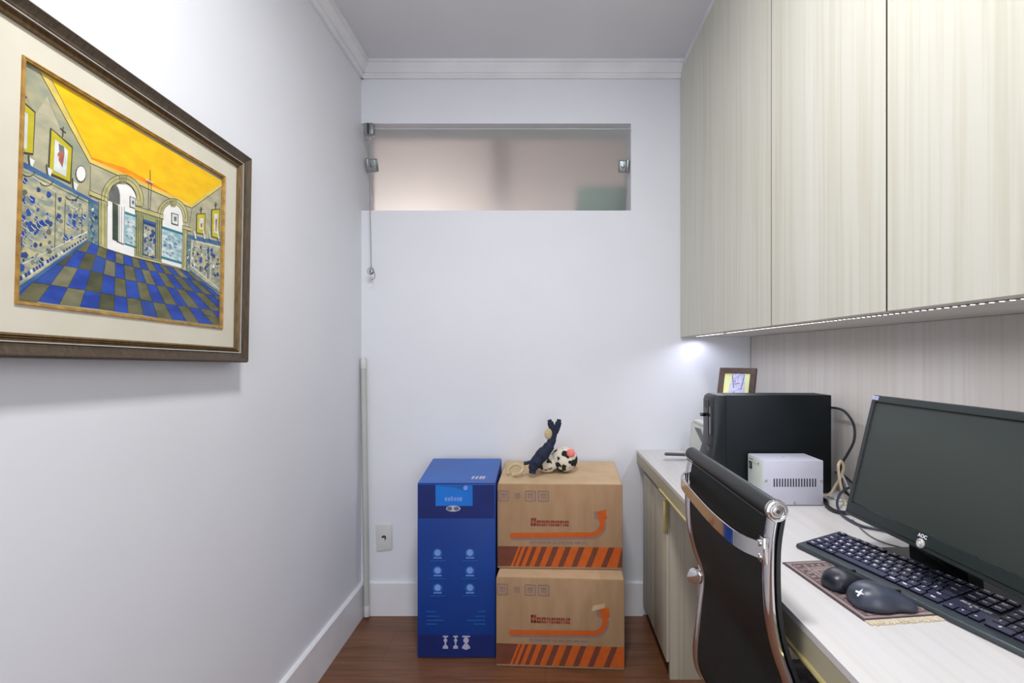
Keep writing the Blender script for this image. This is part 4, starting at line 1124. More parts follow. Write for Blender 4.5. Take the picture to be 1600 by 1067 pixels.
(27,4,(-1426,-316,-1431,-346,-1458,-351,-1475,-350,-1475,-312,-1461,-287,-1431,-290,)),
(15,5,(-1486,-316,-1461,-340,-1455,-334,-1479,-310,)),
(15,5,(-1460,-341,-1430,-346,-1426,-338,-1456,-333,)),
(10,4,(-1284,-397,-1285,-411,-1299,-415,-1308,-412,-1313,-398,-1299,-386,-1290,-387,)),
(24,4,(-2286,-693,-2290,-720,-2309,-734,-2320,-717,-2320,-691,-2312,-668,-2293,-667,)),
(27,4,(-2084,-414,-2109,-464,-2134,-471,-2153,-452,-2169,-421,-2136,-373,-2104,-389,)),
(15,5,(-2170,-418,-2139,-450,-2132,-442,-2163,-410,)),
(15,5,(-2138,-451,-2100,-459,-2096,-449,-2134,-442,)),
(10,4,(-2238,-787,-2243,-811,-2257,-822,-2271,-810,-2273,-787,-2259,-761,-2240,-764,)),
(24,4,(-1303,-346,-1313,-368,-1337,-384,-1354,-377,-1358,-346,-1338,-321,-1312,-324,)),
(27,4,(-1331,-332,-1334,-347,-1351,-363,-1359,-349,-1365,-330,-1352,-319,-1338,-319,)),
(15,5,(-1371,-333,-1354,-349,-1348,-343,-1365,-327,)),
(15,5,(-1352,-350,-1332,-353,-1328,-346,-1349,-342,)),
(27,4,(-2207,-503,-2212,-542,-2242,-561,-2257,-536,-2278,-499,-2245,-457,-2210,-468,)),
(27,4,(-2026,-313,-2035,-334,-2048,-346,-2068,-341,-2065,-312,-2051,-292,-2033,-295,)),
(7,4,(-2222,-559,-2240,-599,-2263,-622,-2281,-595,-2284,-554,-2269,-513,-2229,-529,)),
(15,5,(-2303,-556,-2269,-593,-2262,-586,-2296,-548,)),
(15,5,(-2267,-594,-2226,-604,-2222,-594,-2264,-585,)),
(24,4,(-1440,-359,-1447,-372,-1462,-388,-1472,-375,-1479,-361,-1463,-349,-1452,-345,)),
(27,4,(-1495,-217,-1501,-236,-1513,-243,-1522,-236,-1522,-218,-1513,-203,-1503,-201,)),
(7,5,(-2284,-1528,-2295,-1555,-2320,-1543,-2320,-1479,-2297,-1490,)),
(24,5,(-2247,-1495,-2258,-1521,-2281,-1510,-2294,-1473,-2283,-1447,-2259,-1458,)),
(15,5,(-2208,-1462,-2219,-1488,-2243,-1477,-2256,-1440,-2245,-1415,-2221,-1425,)),
(24,5,(-2170,-1429,-2181,-1454,-2204,-1443,-2217,-1407,-2206,-1382,-2183,-1393,)),
(7,5,(-2131,-1395,-2142,-1420,-2165,-1409,-2177,-1374,-2167,-1349,-2143,-1360,)),
(15,5,(-2092,-1360,-2102,-1385,-2125,-1375,-2137,-1341,-2127,-1316,-2104,-1326,)),
(7,5,(-2052,-1326,-2062,-1350,-2085,-1340,-2097,-1307,-2087,-1283,-2064,-1292,)),
(24,5,(-2012,-1291,-2022,-1314,-2044,-1305,-2056,-1272,-2046,-1249,-2024,-1258,)),
(7,5,(-1971,-1255,-1981,-1279,-2003,-1269,-2015,-1238,-2005,-1214,-1983,-1223,)),
(7,5,(-1930,-1220,-1940,-1242,-1962,-1234,-1973,-1202,-1963,-1180,-1942,-1188,)),
(15,5,(-1889,-1184,-1899,-1206,-1920,-1197,-1931,-1167,-1921,-1145,-1900,-1153,)),
(7,5,(-1847,-1147,-1856,-1169,-1878,-1161,-1889,-1131,-1879,-1109,-1858,-1117,)),
(7,5,(-1804,-1110,-1814,-1131,-1835,-1124,-1846,-1095,-1836,-1074,-1815,-1081,)),
(24,5,(-1761,-1073,-1771,-1094,-1791,-1086,-1802,-1058,-1793,-1037,-1772,-1045,)),
(24,5,(-1718,-1035,-1727,-1055,-1748,-1048,-1758,-1021,-1749,-1001,-1729,-1008,)),
(15,5,(-1674,-997,-1684,-1017,-1703,-1010,-1714,-983,-1705,-964,-1685,-971,)),
(15,5,(-1630,-958,-1639,-978,-1658,-971,-1669,-946,-1660,-926,-1640,-933,)),
(24,5,(-1585,-919,-1594,-938,-1613,-932,-1623,-907,-1614,-889,-1595,-895,)),
(24,5,(-1540,-880,-1549,-898,-1567,-892,-1577,-868,-1568,-850,-1550,-856,)),
(24,5,(-1494,-840,-1503,-858,-1521,-852,-1531,-829,-1522,-812,-1504,-817,)),
(24,5,(-1448,-800,-1456,-817,-1474,-811,-1483,-789,-1475,-772,-1457,-778,)),
(7,5,(-1401,-759,-1409,-775,-1426,-770,-1436,-749,-1428,-733,-1410,-738,)),
(24,5,(-1353,-718,-1361,-733,-1378,-729,-1388,-708,-1380,-693,-1362,-697,)),
(7,5,(-1305,-676,-1313,-691,-1330,-687,-1339,-667,-1331,-652,-1314,-656,)),
(24,5,(-1257,-634,-1265,-648,-1281,-644,-1289,-626,-1282,-611,-1265,-615,)),
(24,5,(-1208,-591,-1215,-605,-1231,-601,-1239,-584,-1232,-569,-1216,-573,)),
(27,5,(2294,-727,2284,-745,2260,-763,2243,-747,2241,-722,2258,-703,2280,-709,)),
(24,5,(2180,-605,2156,-646,2130,-661,2103,-635,2102,-605,2125,-580,2154,-578,)),
(27,5,(2023,-95,2021,-109,2002,-122,1988,-111,1993,-93,2003,-79,2021,-77,)),
(15,5,(1453,-502,1439,-546,1412,-544,1377,-534,1390,-491,1410,-460,1441,-467,)),
(24,5,(1821,-502,1802,-539,1772,-552,1750,-534,1751,-497,1772,-478,1795,-484,)),
(10,5,(1399,-256,1386,-277,1370,-290,1359,-280,1347,-254,1369,-236,1391,-237,)),
(15,5,(1519,-136,1513,-157,1500,-165,1488,-153,1486,-136,1498,-117,1512,-115,)),
(18,5,(1505,-404,1492,-442,1454,-452,1435,-435,1425,-401,1454,-376,1489,-366,)),
(15,5,(2113,-406,2101,-439,2053,-475,2021,-444,2034,-396,2052,-365,2092,-365,)),
(24,5,(1922,-404,1912,-423,1896,-426,1883,-419,1882,-405,1892,-394,1907,-388,)),
(24,5,(1401,-527,1392,-548,1376,-554,1359,-545,1356,-527,1373,-507,1392,-508,)),
(27,5,(2049,-231,2043,-253,2016,-268,2000,-253,2002,-225,2014,-213,2044,-211,)),
(10,5,(1681,-365,1643,-414,1613,-426,1594,-404,1576,-372,1613,-333,1652,-328,)),
(27,5,(1436,-158,1406,-204,1380,-214,1359,-194,1339,-156,1377,-125,1403,-128,)),
(18,5,(1641,-577,1637,-609,1615,-619,1584,-602,1586,-572,1613,-550,1641,-551,)),
(18,5,(1651,-149,1648,-170,1626,-181,1614,-169,1607,-150,1625,-131,1639,-134,)),
(24,5,(2051,-126,2043,-159,1996,-200,1973,-164,1954,-127,1995,-99,2037,-95,)),
(27,5,(1953,-219,1939,-256,1910,-262,1876,-252,1887,-216,1910,-185,1939,-195,)),
(27,5,(1443,-509,1427,-548,1385,-572,1352,-549,1361,-510,1383,-476,1420,-478,)),
(27,5,(1930,-532,1922,-557,1907,-559,1893,-549,1891,-528,1905,-509,1924,-508,)),
(24,5,(1652,-61,1644,-93,1613,-107,1596,-92,1585,-64,1610,-24,1649,-32,)),
(24,5,(1664,-575,1654,-612,1628,-626,1601,-601,1600,-572,1628,-538,1654,-539,)),
(24,5,(1518,-398,1506,-418,1489,-431,1472,-418,1473,-400,1488,-388,1508,-379,)),
(24,5,(1852,-547,1842,-567,1824,-580,1810,-570,1800,-548,1823,-522,1848,-531,)),
(10,5,(1675,-317,1663,-346,1627,-367,1599,-348,1604,-315,1625,-284,1660,-287,)),
(10,5,(1521,-199,1515,-220,1501,-230,1493,-213,1491,-197,1501,-181,1519,-180,)),
(24,5,(1574,-231,1558,-259,1521,-274,1486,-272,1494,-229,1519,-201,1549,-210,)),
(24,5,(1899,-220,1895,-245,1872,-252,1851,-241,1859,-218,1870,-202,1886,-206,)),
(24,5,(2234,-321,2229,-347,2203,-365,2180,-348,2189,-316,2203,-288,2226,-292,)),
(24,5,(1934,-251,1925,-271,1906,-275,1890,-270,1889,-250,1906,-235,1920,-240,)),
(10,5,(1905,-104,1885,-145,1857,-150,1825,-140,1840,-98,1854,-82,1882,-80,)),
(24,5,(2276,-566,2252,-616,2218,-623,2197,-608,2174,-559,2217,-521,2250,-526,)),
(24,5,(1844,-323,1825,-345,1809,-349,1790,-344,1794,-325,1807,-306,1829,-307,)),
(15,5,(1768,-484,1756,-514,1734,-525,1719,-504,1709,-486,1732,-461,1753,-464,)),
(27,5,(1445,-102,1432,-120,1414,-128,1395,-128,1400,-102,1414,-86,1434,-87,)),
(15,5,(1407,-119,1400,-146,1381,-149,1358,-143,1356,-118,1377,-94,1403,-102,)),
(18,5,(2129,-583,2131,-621,2085,-638,2045,-625,2038,-577,2083,-534,2119,-540,)),
(24,5,(2206,-339,2196,-369,2172,-372,2150,-367,2150,-340,2172,-320,2191,-315,)),
(15,5,(2201,-360,2196,-377,2173,-393,2155,-383,2152,-360,2170,-339,2188,-346,)),
(24,5,(1651,-519,1645,-540,1623,-547,1611,-541,1612,-514,1622,-500,1640,-500,)),
(18,5,(2280,-202,2258,-237,2222,-266,2194,-246,2181,-200,2222,-170,2267,-164,)),
(18,5,(1867,-407,1862,-434,1830,-440,1814,-435,1805,-403,1831,-373,1859,-375,)),
(27,5,(2045,-197,2042,-230,2014,-235,2000,-226,1983,-200,2015,-172,2037,-174,)),
(10,5,(1423,-112,1415,-133,1396,-147,1377,-135,1381,-112,1396,-99,1416,-92,)),
(18,5,(2003,-382,2001,-413,1967,-418,1944,-408,1949,-381,1965,-354,1999,-354,)),
(27,5,(1724,-548,1720,-582,1678,-609,1645,-582,1647,-540,1676,-517,1716,-514,)),
(24,5,(1861,-461,1836,-495,1810,-505,1788,-491,1784,-461,1811,-440,1836,-438,)),
(24,5,(2221,-325,2211,-360,2187,-361,2157,-356,2169,-323,2184,-296,2212,-296,)),
(15,5,(1696,-222,1678,-248,1652,-259,1632,-250,1631,-219,1650,-196,1675,-207,)),
(10,5,(2297,-295,2284,-323,2264,-324,2253,-317,2242,-293,2264,-284,2279,-278,)),
(18,5,(2095,-473,2086,-513,2059,-521,2037,-505,2021,-469,2056,-449,2083,-446,)),
(27,5,(1910,-568,1881,-601,1855,-618,1823,-600,1831,-568,1854,-540,1883,-537,)),
(15,5,(2009,-399,1996,-422,1976,-429,1953,-423,1957,-397,1975,-372,1998,-378,)),
(18,5,(1652,-329,1643,-373,1606,-390,1572,-370,1569,-321,1601,-294,1638,-291,)),
(24,5,(1400,-265,1389,-280,1378,-290,1365,-281,1364,-264,1377,-246,1394,-254,)),
(24,5,(2129,-158,2110,-206,2069,-212,2036,-202,2025,-154,2068,-118,2112,-115,)),
(10,5,(2045,-30,2025,-68,1975,-111,1957,-71,1947,-33,1973,2,2024,12,)),
(15,5,(1394,-361,1379,-391,1355,-400,1334,-390,1324,-359,1353,-341,1384,-337,)),
(27,5,(1655,-532,1643,-563,1616,-572,1582,-562,1580,-531,1613,-501,1640,-506,)),
(10,5,(1923,-53,1906,-87,1874,-127,1829,-100,1828,-57,1867,-3,1902,-19,)),
(20,8,(156,-37,142,-62,128,-62,113,-61,119,-36,127,-29,142,-22,)),
(27,8,(101,-451,94,-470,79,-486,60,-471,65,-449,75,-433,97,-436,)),
(7,8,(126,-566,114,-584,103,-586,94,-581,90,-566,100,-553,113,-557,)),
(10,8,(302,-252,291,-282,247,-319,229,-288,229,-253,244,-208,288,-216,)),
(20,8,(217,-451,206,-470,192,-481,180,-472,176,-450,189,-437,213,-428,)),
(24,8,(144,-287,135,-307,123,-312,117,-303,112,-289,124,-271,134,-274,)),
(7,8,(53,-497,45,-519,29,-527,17,-513,18,-497,29,-478,41,-481,)),
(20,8,(148,-588,143,-602,128,-614,115,-603,119,-584,126,-568,143,-569,)),
(7,8,(262,-595,257,-622,217,-638,191,-633,196,-594,217,-567,248,-572,)),
(20,8,(144,-173,137,-191,120,-202,113,-191,113,-172,120,-156,136,-156,)),
(24,8,(131,-70,124,-85,111,-96,95,-90,96,-74,108,-54,124,-59,)),
(24,8,(254,-78,235,-124,202,-126,183,-116,164,-78,199,-47,230,-45,)),
(27,8,(123,-547,118,-567,98,-578,87,-564,80,-549,97,-527,115,-533,)),
(27,8,(123,-33,119,-54,100,-65,86,-54,85,-35,98,-17,115,-19,)),
(24,8,(53,-270,46,-297,28,-306,3,-300,15,-267,26,-249,48,-253,)),
(27,8,(84,-326,80,-346,61,-357,49,-348,48,-325,62,-309,82,-304,)),
(27,8,(259,-160,240,-193,218,-209,198,-197,197,-160,216,-128,250,-132,)),
(20,8,(71,-195,54,-228,20,-248,-13,-235,-19,-196,17,-165,55,-156,)),
(24,8,(208,-254,186,-289,161,-298,132,-291,144,-254,160,-233,182,-228,)),
(24,8,(57,-311,40,-343,19,-357,3,-341,-5,-316,20,-293,43,-293,)),
(24,8,(280,-96,273,-137,242,-142,213,-133,225,-92,241,-71,276,-66,)),
(20,8,(245,-483,239,-516,202,-525,169,-517,178,-477,200,-443,226,-457,)),
(7,8,(104,-385,93,-400,79,-411,69,-401,69,-387,80,-367,90,-372,)),
(7,8,(196,-177,191,-204,153,-225,126,-212,126,-183,151,-151,187,-155,)),
(24,8,(67,-47,57,-77,31,-93,8,-75,11,-49,31,-24,59,-23,)),
(7,8,(251,-314,246,-326,233,-341,220,-332,225,-311,232,-303,243,-300,)),
(20,8,(176,-460,147,-502,115,-528,80,-504,99,-454,115,-424,156,-419,)),
(7,8,(101,-461,98,-484,72,-498,53,-488,55,-457,69,-439,97,-435,)),
(24,8,(251,-142,228,-187,202,-204,168,-182,170,-148,195,-119,226,-122,)),
(27,8,(139,-392,129,-421,104,-430,91,-419,86,-394,103,-373,126,-372,)),
(7,8,(103,-243,97,-263,79,-273,67,-264,61,-245,78,-227,93,-228,)),
(27,8,(271,-391,260,-427,228,-439,197,-426,214,-388,228,-373,261,-370,)),
(24,8,(130,-382,122,-407,104,-407,81,-406,83,-383,100,-371,122,-365,)),
(27,8,(274,-329,265,-347,255,-349,247,-343,239,-331,253,-313,270,-317,)),
(16,5,(-992,-170,-1004,-194,-1018,-196,-1031,-193,-1037,-172,-1021,-157,-1007,-158,)),
(24,5,(-1067,-466,-1072,-479,-1082,-484,-1091,-479,-1094,-466,-1083,-456,-1075,-454,)),
(27,5,(-1156,-23,-1162,-41,-1175,-49,-1185,-44,-1190,-23,-1175,-11,-1162,-8,)),
(10,5,(-1049,-424,-1054,-436,-1066,-448,-1079,-440,-1073,-424,-1068,-412,-1056,-409,)),
(24,5,(-1019,-172,-1034,-202,-1056,-208,-1069,-198,-1075,-173,-1056,-153,-1036,-148,)),
(27,5,(-1113,-508,-1117,-527,-1131,-531,-1142,-524,-1139,-504,-1132,-498,-1116,-491,)),
(16,5,(-1135,-358,-1139,-373,-1151,-382,-1162,-373,-1160,-360,-1153,-345,-1143,-346,)),
(27,5,(-1094,-294,-1097,-312,-1108,-321,-1122,-313,-1120,-295,-1109,-283,-1099,-277,)),
(27,5,(-1103,-531,-1118,-560,-1140,-566,-1158,-562,-1150,-530,-1140,-507,-1123,-508,)),
(15,5,(-1074,-620,-1074,-630,-1085,-638,-1095,-633,-1097,-619,-1086,-605,-1078,-610,)),
(24,5,(-1113,-232,-1116,-252,-1134,-268,-1143,-252,-1149,-232,-1135,-217,-1121,-211,)),
(16,5,(-1033,-547,-1040,-564,-1061,-578,-1072,-569,-1073,-545,-1062,-528,-1045,-529,)),
(27,5,(-1086,-109,-1089,-133,-1109,-141,-1123,-134,-1117,-110,-1108,-98,-1090,-91,)),
(27,5,(-1074,-208,-1080,-237,-1106,-253,-1130,-242,-1131,-213,-1108,-190,-1082,-180,)),
(10,5,(-1092,-45,-1104,-69,-1125,-82,-1147,-76,-1137,-48,-1126,-32,-1106,-25,)),
(15,5,(-1093,-55,-1097,-74,-1118,-95,-1132,-84,-1140,-58,-1120,-40,-1096,-27,)),
(27,5,(-1113,-339,-1119,-364,-1139,-371,-1156,-363,-1148,-338,-1139,-328,-1120,-324,)),
(24,5,(-1082,-569,-1097,-594,-1109,-603,-1122,-589,-1123,-566,-1110,-549,-1096,-553,)),
(16,5,(-1077,-595,-1076,-614,-1093,-626,-1109,-611,-1108,-595,-1093,-582,-1082,-576,)),
(27,5,(-1139,-332,-1155,-361,-1173,-371,-1199,-363,-1189,-329,-1176,-311,-1152,-303,)),
(10,5,(-1086,-118,-1089,-137,-1110,-158,-1133,-145,-1129,-121,-1113,-105,-1090,-97,)),
(16,5,(-1121,-182,-1132,-208,-1151,-217,-1165,-208,-1161,-181,-1152,-161,-1137,-166,)),
(27,5,(-1071,-427,-1084,-451,-1098,-459,-1115,-453,-1112,-425,-1100,-412,-1085,-410,)),
(10,5,(-1101,-357,-1106,-381,-1127,-390,-1149,-387,-1151,-358,-1129,-334,-1103,-332,)),
(10,5,(1279,-483,1273,-508,1254,-515,1242,-503,1240,-478,1252,-467,1269,-461,)),
(15,5,(1284,-199,1276,-216,1261,-224,1246,-218,1250,-198,1262,-184,1276,-182,)),
(10,5,(1244,-446,1234,-473,1213,-472,1202,-469,1198,-447,1211,-434,1226,-431,)),
(15,5,(1252,-351,1247,-365,1229,-374,1219,-369,1221,-351,1227,-343,1244,-340,)),
(24,5,(1218,-30,1210,-54,1186,-65,1170,-55,1177,-32,1187,-20,1205,-15,)),
(15,5,(1224,-386,1214,-405,1198,-422,1185,-406,1182,-387,1197,-374,1218,-371,)),
(24,5,(1224,-344,1210,-362,1198,-372,1187,-359,1184,-346,1197,-326,1211,-331,)),
(10,5,(1288,-428,1281,-443,1267,-457,1258,-443,1256,-425,1265,-410,1283,-410,)),
(15,5,(1247,-567,1238,-578,1229,-581,1222,-577,1221,-566,1230,-557,1238,-557,)),
(15,5,(1241,-601,1238,-614,1223,-622,1216,-613,1213,-601,1222,-589,1235,-587,)),
(24,5,(1223,-572,1221,-585,1207,-592,1193,-586,1192,-571,1206,-558,1215,-565,)),
(10,5,(1242,-346,1226,-372,1208,-384,1195,-368,1186,-346,1209,-323,1226,-325,)),
(7,8,(510,-257,548,-274,558,-263,521,-246,)),
(7,8,(546,-273,567,-294,581,-285,560,-264,)),
(18,8,(899,-508,936,-525,947,-513,911,-497,)),
(18,8,(934,-524,954,-544,969,-535,949,-514,)),
(17,8,(685,-428,700,-435,711,-423,696,-417,)),
(17,8,(698,-434,707,-442,721,-433,712,-425,)),
(18,8,(664,-276,703,-293,714,-282,674,-264,)),
(18,8,(701,-292,723,-314,737,-305,715,-283,)),
(18,8,(811,-154,848,-170,859,-158,822,-142,)),
(18,8,(847,-169,867,-189,881,-180,861,-159,)),
(21,8,(955,-320,984,-333,996,-321,966,-308,)),
(21,8,(983,-332,999,-347,1013,-338,997,-322,)),
(21,8,(656,-312,679,-322,690,-310,667,-300,)),
(21,8,(677,-321,690,-334,703,-324,691,-312,)),
(18,8,(915,-100,944,-112,955,-100,927,-88,)),
(18,8,(942,-111,958,-126,973,-116,957,-101,)),
(7,8,(676,-458,706,-472,716,-460,687,-447,)),
(7,8,(704,-471,721,-488,734,-478,718,-461,)),
(18,8,(508,-195,543,-211,554,-199,518,-184,)),
(18,8,(542,-210,561,-230,575,-220,555,-200,)),
(21,8,(482,-432,503,-442,513,-431,493,-421,)),
(21,8,(502,-441,513,-453,526,-443,515,-432,)),
(18,8,(641,-128,658,-135,668,-123,651,-116,)),
(18,8,(656,-134,666,-143,679,-134,670,-124,)),
(21,8,(619,-77,637,-85,648,-73,629,-65,)),
(21,8,(636,-84,646,-94,659,-84,649,-74,)),
(17,8,(700,-228,742,-246,753,-235,711,-216,)),
(17,8,(740,-245,763,-269,777,-259,754,-236,)),
(18,8,(568,-421,601,-436,611,-425,579,-410,)),
(18,8,(599,-435,617,-454,631,-444,613,-426,)),
(21,8,(804,-194,821,-201,831,-190,815,-182,)),
(21,8,(819,-200,828,-210,842,-200,833,-191,)),
(21,8,(646,-228,679,-242,690,-231,656,-216,)),
(21,8,(678,-241,696,-260,710,-251,691,-232,)),
(21,8,(719,-404,737,-412,748,-401,730,-392,)),
(21,8,(736,-411,746,-421,760,-412,750,-402,)),
(18,8,(722,-50,765,-68,775,-56,732,-38,)),
(18,8,(763,-67,787,-90,801,-80,777,-57,)),
(7,8,(498,-285,527,-298,538,-287,509,-274,)),
(7,8,(526,-297,542,-314,555,-304,539,-288,)),
(17,8,(946,-344,976,-357,988,-345,957,-332,)),
(17,8,(975,-356,992,-373,1006,-363,989,-346,)),
(21,8,(755,-158,780,-169,791,-157,766,-146,)),
(21,8,(779,-168,792,-181,807,-171,793,-158,)),
(18,8,(743,-378,772,-391,783,-380,754,-367,)),
(18,8,(771,-390,787,-407,801,-397,785,-381,)),
(17,8,(875,-203,914,-219,925,-207,887,-191,)),
(17,8,(913,-218,934,-239,948,-229,927,-208,)),
(21,8,(549,-140,579,-154,590,-142,559,-129,)),
(21,8,(578,-153,594,-169,608,-160,591,-143,)),
(7,8,(788,-248,816,-260,827,-248,799,-236,)),
(7,8,(814,-259,830,-274,844,-265,828,-249,)),
(17,8,(-401,-119,-369,-134,-360,-124,-392,-109,)),
(17,8,(-370,-134,-353,-153,-341,-144,-359,-125,)),
(18,8,(-325,-435,-302,-447,-294,-436,-317,-425,)),
(18,8,(-304,-446,-291,-460,-280,-452,-292,-437,)),
(18,8,(-412,-328,-398,-335,-389,-325,-404,-317,)),
(18,8,(-399,-334,-391,-343,-380,-335,-388,-326,)),
(21,8,(-219,-394,-207,-400,-198,-389,-210,-383,)),
(21,8,(-208,-399,-201,-406,-190,-398,-196,-390,)),
(18,8,(-311,-344,-288,-355,-280,-345,-302,-334,)),
(18,8,(-290,-355,-277,-368,-266,-360,-278,-346,)),
(21,8,(-397,-57,-376,-67,-367,-57,-388,-47,)),
(21,8,(-377,-66,-365,-79,-354,-70,-366,-58,)),
(17,8,(-316,-297,-286,-311,-277,-301,-307,-286,)),
(17,8,(-287,-311,-270,-329,-259,-321,-275,-302,)),
(21,8,(-238,-126,-210,-139,-201,-128,-230,-115,)),
(21,8,(-211,-138,-196,-155,-184,-146,-200,-129,)),
(17,8,(-338,-114,-316,-124,-308,-113,-329,-103,)),
(17,8,(-318,-123,-306,-136,-294,-127,-306,-114,)),
(21,8,(-282,-114,-264,-123,-255,-112,-273,-103,)),
(21,8,(-265,-122,-255,-133,-243,-124,-254,-113,)),
(17,8,(-431,-450,-410,-461,-401,-451,-423,-440,)),
(17,8,(-411,-460,-399,-474,-388,-465,-400,-452,)),
(7,8,(-401,-112,-370,-126,-362,-116,-392,-101,)),
(7,8,(-371,-125,-355,-144,-344,-135,-360,-116,)),
(17,8,(-279,-81,-261,-89,-252,-79,-270,-70,)),
(17,8,(-262,-88,-252,-99,-241,-90,-251,-79,)),
(24,8,(101,-473,132,-488,141,-477,110,-462,)),
(24,8,(130,-487,148,-505,160,-497,143,-478,)),
(15,8,(194,-358,226,-373,236,-362,204,-347,)),
(15,8,(225,-372,243,-391,255,-382,238,-363,)),
(15,8,(197,-312,232,-328,242,-317,207,-301,)),
(15,8,(230,-327,249,-348,262,-339,243,-318,)),
(15,8,(221,-404,248,-417,258,-406,230,-393,)),
(15,8,(247,-416,262,-432,275,-423,259,-407,)),
(15,8,(71,-374,108,-391,118,-380,81,-363,)),
(15,8,(107,-390,127,-412,139,-403,119,-381,)),
(7,8,(81,-77,96,-83,105,-72,91,-66,)),
(7,8,(95,-82,103,-91,115,-82,107,-73,)),
(7,8,(167,-379,180,-385,190,-374,177,-368,)),
(7,8,(179,-384,186,-392,199,-383,191,-375,)),
(7,8,(-7,-354,18,-367,27,-356,2,-344,)),
(7,8,(17,-366,31,-381,43,-372,29,-357,)),
(24,8,(142,-350,156,-356,166,-345,152,-339,)),
(24,8,(155,-355,163,-363,175,-354,167,-346,)),
(7,8,(41,-83,64,-94,73,-82,51,-72,)),
(7,8,(63,-93,75,-106,87,-97,75,-83,)),
(7,8,(137,-397,160,-408,170,-397,147,-386,)),
(7,8,(159,-407,171,-420,184,-411,171,-398,)),
(7,8,(22,-443,59,-461,69,-450,32,-432,)),
(7,8,(58,-460,78,-482,90,-473,70,-451,)),
(7,8,(76,-259,113,-277,123,-266,86,-248,)),
(7,8,(112,-276,132,-298,145,-289,124,-267,)),
(15,8,(-1128,-226,-1100,-240,-1093,-231,-1121,-216,)),
(15,8,(-1101,-240,-1086,-258,-1077,-250,-1092,-232,)),
(7,8,(-1107,-121,-1081,-134,-1073,-124,-1099,-111,)),
(7,8,(-1082,-133,-1067,-150,-1058,-142,-1072,-125,)),
(24,8,(-1056,-189,-1030,-202,-1023,-193,-1049,-179,)),
(24,8,(-1031,-202,-1017,-219,-1007,-211,-1022,-193,)),
(7,8,(-1165,-396,-1138,-411,-1131,-401,-1158,-386,)),
(7,8,(-1139,-410,-1124,-428,-1115,-420,-1130,-402,)),
(15,8,(-1189,-258,-1169,-269,-1162,-259,-1182,-249,)),
(15,8,(-1170,-268,-1159,-281,-1150,-274,-1161,-260,)),
(24,8,(-1184,-107,-1160,-119,-1153,-109,-1177,-97,)),
(24,8,(-1161,-118,-1148,-134,-1139,-126,-1152,-110,)),
(15,8,(-1130,-419,-1120,-425,-1112,-415,-1123,-409,)),
(15,8,(-1121,-424,-1115,-431,-1106,-423,-1111,-416,)),
(15,8,(-1101,-149,-1090,-154,-1083,-144,-1094,-139,)),
(15,8,(-1091,-153,-1085,-161,-1076,-152,-1082,-145,)),
(24,8,(-1053,-157,-1028,-170,-1021,-160,-1045,-147,)),
(24,8,(-1029,-169,-1016,-185,-1006,-177,-1020,-161,)),
(24,8,(-1089,-189,-1063,-203,-1056,-193,-1082,-180,)),
(24,8,(-1064,-202,-1050,-219,-1041,-211,-1055,-194,)),
(7,8,(-1138,-269,-1114,-282,-1107,-272,-1131,-259,)),
(7,8,(-1115,-281,-1101,-297,-1092,-289,-1105,-273,)),
(4,4,(1703,-1612,1991,-1627,1998,-1602,1710,-1588,)),
(4,4,(1814,-1680,1971,-1694,1978,-1676,1821,-1662,)),
]

pa = R(1.66)
PC = Vector((-.79, .9827, 1.4218)); PU = Vector((0, math.cos(pa), -math.sin(pa))); PV = Vector((0, math.sin(pa), math.cos(pa)))
PM = basis(PC, PU, PV, (1, 0, 0))
pic = thing('framed_painting', 'large framed painting of a yellow-ceilinged hall with blue chequered floor on the left wall', 'painting', mtx=PM)
def fr(mb, w0, h0, prof, m):
    # mitred frame: profile (offset outward from the w0 x h0 opening, height) swept round the rectangle
    rs = []
    for a, z in prof:
        W, H_ = w0+a, h0+a
        rs.append([(-W, -H_, z), (W, -H_, z), (W, H_, z), (-W, H_, z)])
    t_ = bmesh.new(); V = [[t_.verts.new(p) for p in r] for r in rs]
    for A, B in zip(V, V[1:]):
        for k in range(4): t_.faces.new((A[k], A[(k+1) % 4], B[(k+1) % 4], B[k]))
    bmesh.ops.recalc_face_normals(t_, faces=t_.faces); mb._take(t_, m)
g = MB(); fr(g, .284, .2325, [(-.001, -.004), (0, .004), (.003, .006), (.0045, .003), (.0065, .007), (.0085, .004), (.010, .0075), (.0115, .005)], 'frameg'); g.build('inner_frame', pic, world=False, label='antique gold inner moulding')
g = MB(); fr(g, .2955, .244, [(0, .004), (.0003, .0085), (.0022, .0085), (.0025, .006)], 'silver'); g.build('silver_line', pic, world=False)
g = MB(); fr(g, .298, .2465, [(0, .004), (.002, .0085), (.006, .0085), (.012, .012), (.018, .0165), (.0195, .0165), (.0205, .0145), (.0225, .013), (.0235, .010), (.0235, -.022), (.018, -.029), (0, -.029)], 'framed'); g.build('outer_frame', pic, world=False, label='dark bronze outer moulding')
g = MB(); t_ = bmesh.new()
fr(g, .2380, .1885, [(.046, -.002), (0, -.002), (0, -.004), (.05, -.006)], 'matb'); g.build('mat_board', pic, world=False, label='cream mat board')
g = MB(); fr(g, .2322, .1832, [(.0060, -.002), (.0056, .0010), (.0036, .0014), (.0024, .0), (.0008, .0003), (0, -.005)], 'bevelg'); g.build('gold_fillet', pic, world=False)
g = MB(); g.box((-.29, -.24, -.024), (.29, .24, -.009), 'brownline'); g.build('backing', pic, world=False)
